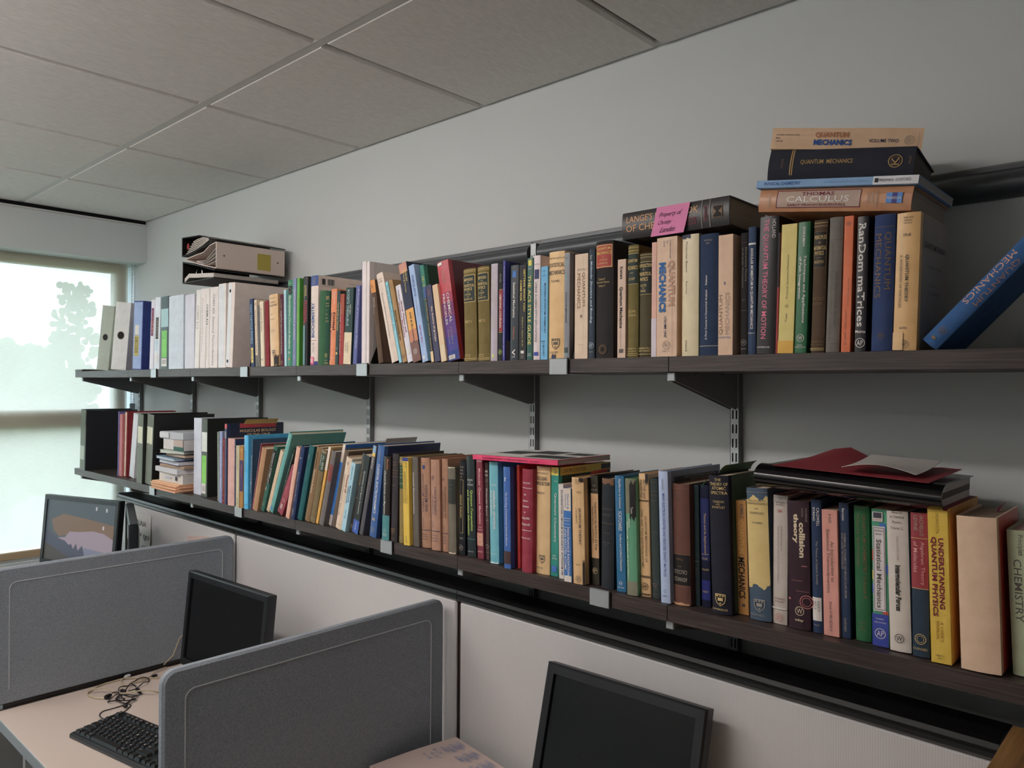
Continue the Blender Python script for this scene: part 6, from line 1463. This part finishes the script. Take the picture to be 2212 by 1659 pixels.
# small markers and papers sticking out of books
def marker(name, label, cat, px, ys, w, h, col, lean=0.0, rz=0.0, dep=.0):
    P = aty(*px, ys)
    t = empty(name, T(*P) @ R(math.radians(rz), 'Z') @ R(lean, 'Y'), label, cat, 'paper markers in the books')
    n = 5
    mb = MB()
    for s in (0, .0005):
        for i in range(n+1):
            for a in (0, 1):
                mb.v.append((s+.012*(i/n)**2, dep*a+w*a, h*i/n))
    for i in range(n):
        mb.f += [(2*i, 2*i+1, 2*i+3, 2*i+2), (2*n+2+2*i, 2*n+4+2*i, 2*n+5+2*i, 2*n+3+2*i)]
    mb.build('sheet', plain('marker_%d_%d_%d' % col, col, .7, g=1.15), t, smooth=True)
    return t
marker('folder_tab', 'buff folder standing above the gene book', 'folder', (527, 916), -.25, .13, .022, (206, 170, 96), .3)
marker('paper_sheet', 'white paper with leaf print behind the blue electrodynamics book', 'papers', (832, 966), -.19, .12, .024, (206, 196, 190), -.2)
marker('page_marker', 'red paper tab above the torn tan book', 'page marker', (1275, 1024), -.27, .06, .014, (222, 84, 78), .3)
marker('page_marker', 'magenta page marker in the thick cream book', 'page marker', (2153, 1106), -.20, .018, .022, (214, 40, 140), .2)
marker('page_marker', 'mint green slip hanging beside the navy spectra book', 'page marker', (1516, 1052), -.304, .004, .016, (110, 180, 140), .0)
marker('book_jacket', 'olive paper sleeve standing behind the spectra book', 'papers', (1553, 1024), -.22, .14, .020, (78, 104, 66), .1)

# ================================================================ on the cubicle panel
def pin_paper(label, px0, px1, pxb, mat, lines):
    P = aty(*px0, pf(-3.6)-.003); Q = aty(*px1, pf(-3.6)-.003); S_ = aty(*pxb, pf(-3.6)-.003)
    w, h = Q.x-P.x, P.z-S_.z
    t = empty('paper_note', T(P.x, pf(P.x)-.0025, P.z) @ R(PA, 'Z'), label, 'papers')
    mb = MB()
    n = 8
    for s in (0, .0006):
        for j in range(n+1):
            for i in range(5):
                mb.v.append((w*i/4, s-.010*(j/n)**2*(.3+.7*i/4), -h*j/n))
    for j in range(n):
        for i in range(4):
            a = j*5+i
            mb.f.append((a, a+5, a+6, a+1)); o = 5*(n+1); mb.f.append((o+a, o+a+1, o+a+6, o+a+5))
    mb.build('sheet', mat, t, smooth=True)
    for tx, u0, u1, v0, v1 in lines:
        vs, fs = text_shape(tx, .01, .15)
        m2 = MB(); m2.v = [(w*(u0+(u1-u0)*a), -.0005-.0115*(v1-(v1-v0)*b)**2, -h*(v1-(v1-v0)*b)) for a, b in vs]; m2.f = list(fs)
        m2.build('handwriting', 'ink', t, cc('K'))
    return t
pin_paper('white sheet with black handwriting pinned to the far panel', (284, 1103), (327, 1117), (320, 1215), 'paper_white', [('SUNA', .25, .75, .16, .27), ('+ + tgo', .2, .95, .42, .56), ('- + (30)', .2, .95, .66, .78)])
P = aty(405, 1172, pf(-2.9)-.02)
t = empty('paper_sheet', T(P.x, P.y, P.z) @ R(-.12, 'Y'), 'pinkish paper standing behind the far felt divider', 'papers')
MB().rbox(0, .19, 0, .0008, -.25, .028, .0002).build('sheet', plain('pinkish_paper', (206, 180, 172), .8, g=1.1), t)

# ================================================================ cables on the middle desk
crop(180, 1370, 8.733, 'l')
def cable(pts, r, mat, parent, nm, lift=0.0):
    ps = []
    for i, (x, y) in enumerate(pts):
        p = atz(OX+x/SCL, OY+y/SCL, ZD+r+.0006)
        ps.append(Vector((max(p.x, -2.684), p.y, p.z+lift*(1+math.sin(i*2.3))/2)))
    out = []
    for i in range(len(ps)-1):
        p0, p1, p2, p3 = ps[max(i-1, 0)], ps[i], ps[i+1], ps[min(i+2, len(ps)-1)]
        for k in range(6):
            f = k/6
            out.append(.5*((2*p1)+(p2-p0)*f+(2*p0-5*p1+4*p2-p3)*f*f+(3*p1-p0-3*p2+p3)*f*f*f))
    out.append(ps[-1])
    return MB().tube(out, r, 6).build(nm, mat, parent, smooth=True)
t = empty('black_cable', T(0, 0, 0), 'thin black cable in a tangle behind the keyboard', 'cable')
cable([(640, 1560), (820, 1420), (890, 1350), (860, 1320), (760, 1340), (560, 1400), (380, 1450), (310, 1510), (330, 1570), (420, 1605), (500, 1604)], .0016, 'black_cable', t, 'cord')
cable([(800, 1330), (960, 1260), (970, 1230), (800, 1290), (640, 1270), (620, 1230), (760, 1190), (1000, 1170), (1070, 1160)], .0018, 'black_cable', t, 'cord', .008)
cable([(540, 1140), (650, 1150), (760, 1230), (770, 1260), (640, 1240), (620, 1220), (700, 1200), (900, 1200), (1010, 1180), (940, 1250), (840, 1310), (740, 1330), (660, 1300), (630, 1250)], .0018, 'black_cable', t, 'cord', .010)
cable([(680, 1130), (560, 1210), (470, 1270), (480, 1300), (620, 1275)], .0016, 'black_cable', t, 'cord', .006)
cable([(660, 1090), (690, 1030), (820, 970), (900, 960), (1000, 1010)], .0016, 'black_cable', t, 'cord', .006)
cable([(800, 1070), (880, 980), (980, 880), (1100, 850), (1220, 855), (1230, 890), (1130, 960), (1000, 1040), (850, 1085)], .0018, 'black_cable', t, 'cord', .008)
for (a, b, r_) in (((415, 1195), (530, 1140), .0075), ((715, 1065), (800, 1085), .0065), ((1005, 1030), (1085, 1115), .006), ((760, 1345), (835, 1345), .0065), ((1300, 795), (1395, 770), .005)):
    pa, pb = atz(OX+a[0]/SCL, OY+a[1]/SCL, ZD+r_+.001), atz(OX+b[0]/SCL, OY+b[1]/SCL, ZD+r_+.001)
    MB().tube([pa, pa+(pb-pa)*.2, pa+(pb-pa)*.7, pb], [r_*.8, r_, r_*.9, r_*.45], 8).build('plug', 'black_cable', t, smooth=True)
t = empty('white_cable', T(0, 0, 0), 'off-white cable looping across the desk behind the keyboard', 'cable')
cable([(780, 800), (715, 880), (740, 940), (830, 975), (960, 930), (1200, 840), (1370, 720), (1500, 590)], .0022, 'white_cable', t, 'cord', .004)
pA = atz(OX+1500/SCL, OY+590/SCL, ZD+.006)
pts = [pA, pA+Vector((.012, .03, .03)), pA+Vector((.02, .05, .09)), pA+Vector((.05, .07, .12))]
MB().tube(pts, .0022, 6).build('cord', 'white_cable', t, smooth=True)
cable([(1420, 825), (1180, 830), (800, 835), (560, 870), (330, 960), (140, 1070), (85, 1120), (120, 1170), (260, 1205), (420, 1210)], .0024, 'white_cable', t, 'cord')
cable([(85, 1110), (400, 1100), (700, 1115), (1090, 1140), (1300, 1130), (1420, 1105)], .0022, 'white_cable', t, 'cord', .016)
pa = atz(OX+745/SCL, OY+800/SCL, ZD+.006); pb = atz(OX+835/SCL, OY+735/SCL, ZD+.008)
pa.x = max(pa.x, -2.685); pb.x = max(pb.x, -2.687)
MB().tube([pa, pa+(pb-pa)*.3, pa+(pb-pa)*.8, pb], [.004, .007, .006, .003], 8).build('plug', 'clear_plastic', t, smooth=True)

# ================================================================ notebook on the right desk
zn = -.905
a, b, c = atz(985, 1592, zn), atz(780, 1641, zn), atz(1090, 1659, zn)
ex = (c-a); ex.z = 0; ex.normalize(); ey = Vector((-ex.y, ex.x, 0))
dep = (a-b).dot(ey)
m = Matrix((ex, ey, Vector((0, 0, 1)))).transposed().to_4x4(); m.translation = a
plain('green_cover', (40, 140, 60), .5)
plain('notebook_page', (206, 186, 178), .85)
t = empty('notebook', m, 'open notebook with blue handwriting and green cover on the right desk', 'notebook')
MB().rbox(-.002, .31, -dep-.002, .002, -.0105, -.009, .0004).build('cover', 'green_cover', t)
MB().rbox(0, .305, -dep, 0, -.009, -.001, .0008).build('page_block', 'notebook_page', t)
pg = MB()
for s in (0, -.0008):
    for i in range(9):
        for j in range(9):
            u_, v_ = i/8, j/8
            pg.v.append((.303*u_, -dep*v_, .0002+.003*math.sin(PI*v_)*(1-u_)+s))
for i in range(8):
    for j in range(8):
        k = i*9+j
        pg.f.append((k, k+1, k+10, k+9)); pg.f.append((81+k, 81+k+9, 81+k+10, 81+k+1))
pg.build('page', 'notebook_page', t, smooth=True)
MB().box(.012, .3, -dep*.985, -dep*.98, .0036, .0038).build('margin_line', plain('margin_ink', (176, 150, 150), .8), t)
rows = [('1.0001', .05, .08), ('1.0001', .1, .12), ('2.0001', .05, .16), ('6.0001', .1, .21), ('0.0001', .05, .26), ('Gm = 2.41', .03, .34), ('4.2 10-7', .1, .40), ('Im = 1.05', .05, .47)]
hw = MB()
for k, (tx, x, v) in enumerate(rows):
    for c_ in range(3 if k < 5 else 1):
        vs, fs = text_shape(tx, 0, .3)
        hw.add([(.02+x*.2+.062*c_+p*.036, -dep*(v+.02)+qq*.010, .0044) for p, qq in vs], fs)
hw.build('handwriting', 'ink', t, cc((70, 110, 160)))
# the books that lift the notebook off the desk
zz = ZD+.0006
nbx = (m @ Vector((.15, -dep/2, 0)))
for lb, col, hh in (('dark blue hardback on the desk, lowest under the notebook', (36, 48, 84), .036), ('grey hardback directly under the notebook', (110, 110, 112), .032)):
    tt = empty('book', T(nbx.x, nbx.y, zz) @ R(math.atan2(ex.y, ex.x)+.02, 'Z'), lb, 'book', 'books under the notebook')
    MB().rbox(-.13, .13, -.09, .09, .003, hh-.003, .001).build('page_block', 'paper_white', tt)
    for z0_ in (0, hh-.003):
        MB().rbox(-.133, .133, -.093, .093, z0_, z0_+.003, .0006).build('cover', plain('desk_book_%d' % col[0], col, .6), tt)
    MB().rbox(-.1345, -.1325, -.093, .093, .0, hh, .0006).build('spine', plain('desk_book_%d' % col[0], col, .6), tt)
    zz += hh+.0004

# ================================================================ oak cabinet at the right edge
P = atz(2187, 1566, -.5)
t = empty('wooden_cabinet', T(P.x, 0, ZF), 'oak cabinet whose top corner shows at the lower right', 'cabinet')
yf, yb, hT = -.80, P.y, -.5-ZF
MB().rbox(0, .80, yf, yb, hT-.028, hT, .002).build('top', 'oak_veneer', t)
MB().box(.006, .024, yf+.01, yb-.004, .06, hT-.028).build('side_panel', 'oak_veneer', t)
MB().box(.776, .794, yf+.01, yb-.004, .06, hT-.028).build('side_panel', 'oak_veneer', t)
MB().box(.024, .776, yb-.02, yb-.004, .06, hT-.028).build('back_panel', 'oak_veneer', t)
MB().box(.02, .78, yf+.03, yb-.02, 0, .06).build('plinth', 'cap_black', t)
for k in (0, 1):
    x0_ = .026+k*.376
    o = MB().rbox(x0_, x0_+.372, yf+.008, yf+.026, .064, hT-.032, .002).build('door', 'oak_veneer', t)
    MB().tube([(x0_+(.33 if k == 0 else .04), yf-.012, hT*.55), (x0_+(.33 if k == 0 else .04), yf-.012, hT*.65)], .005, 8).build('handle', 'steel', o)
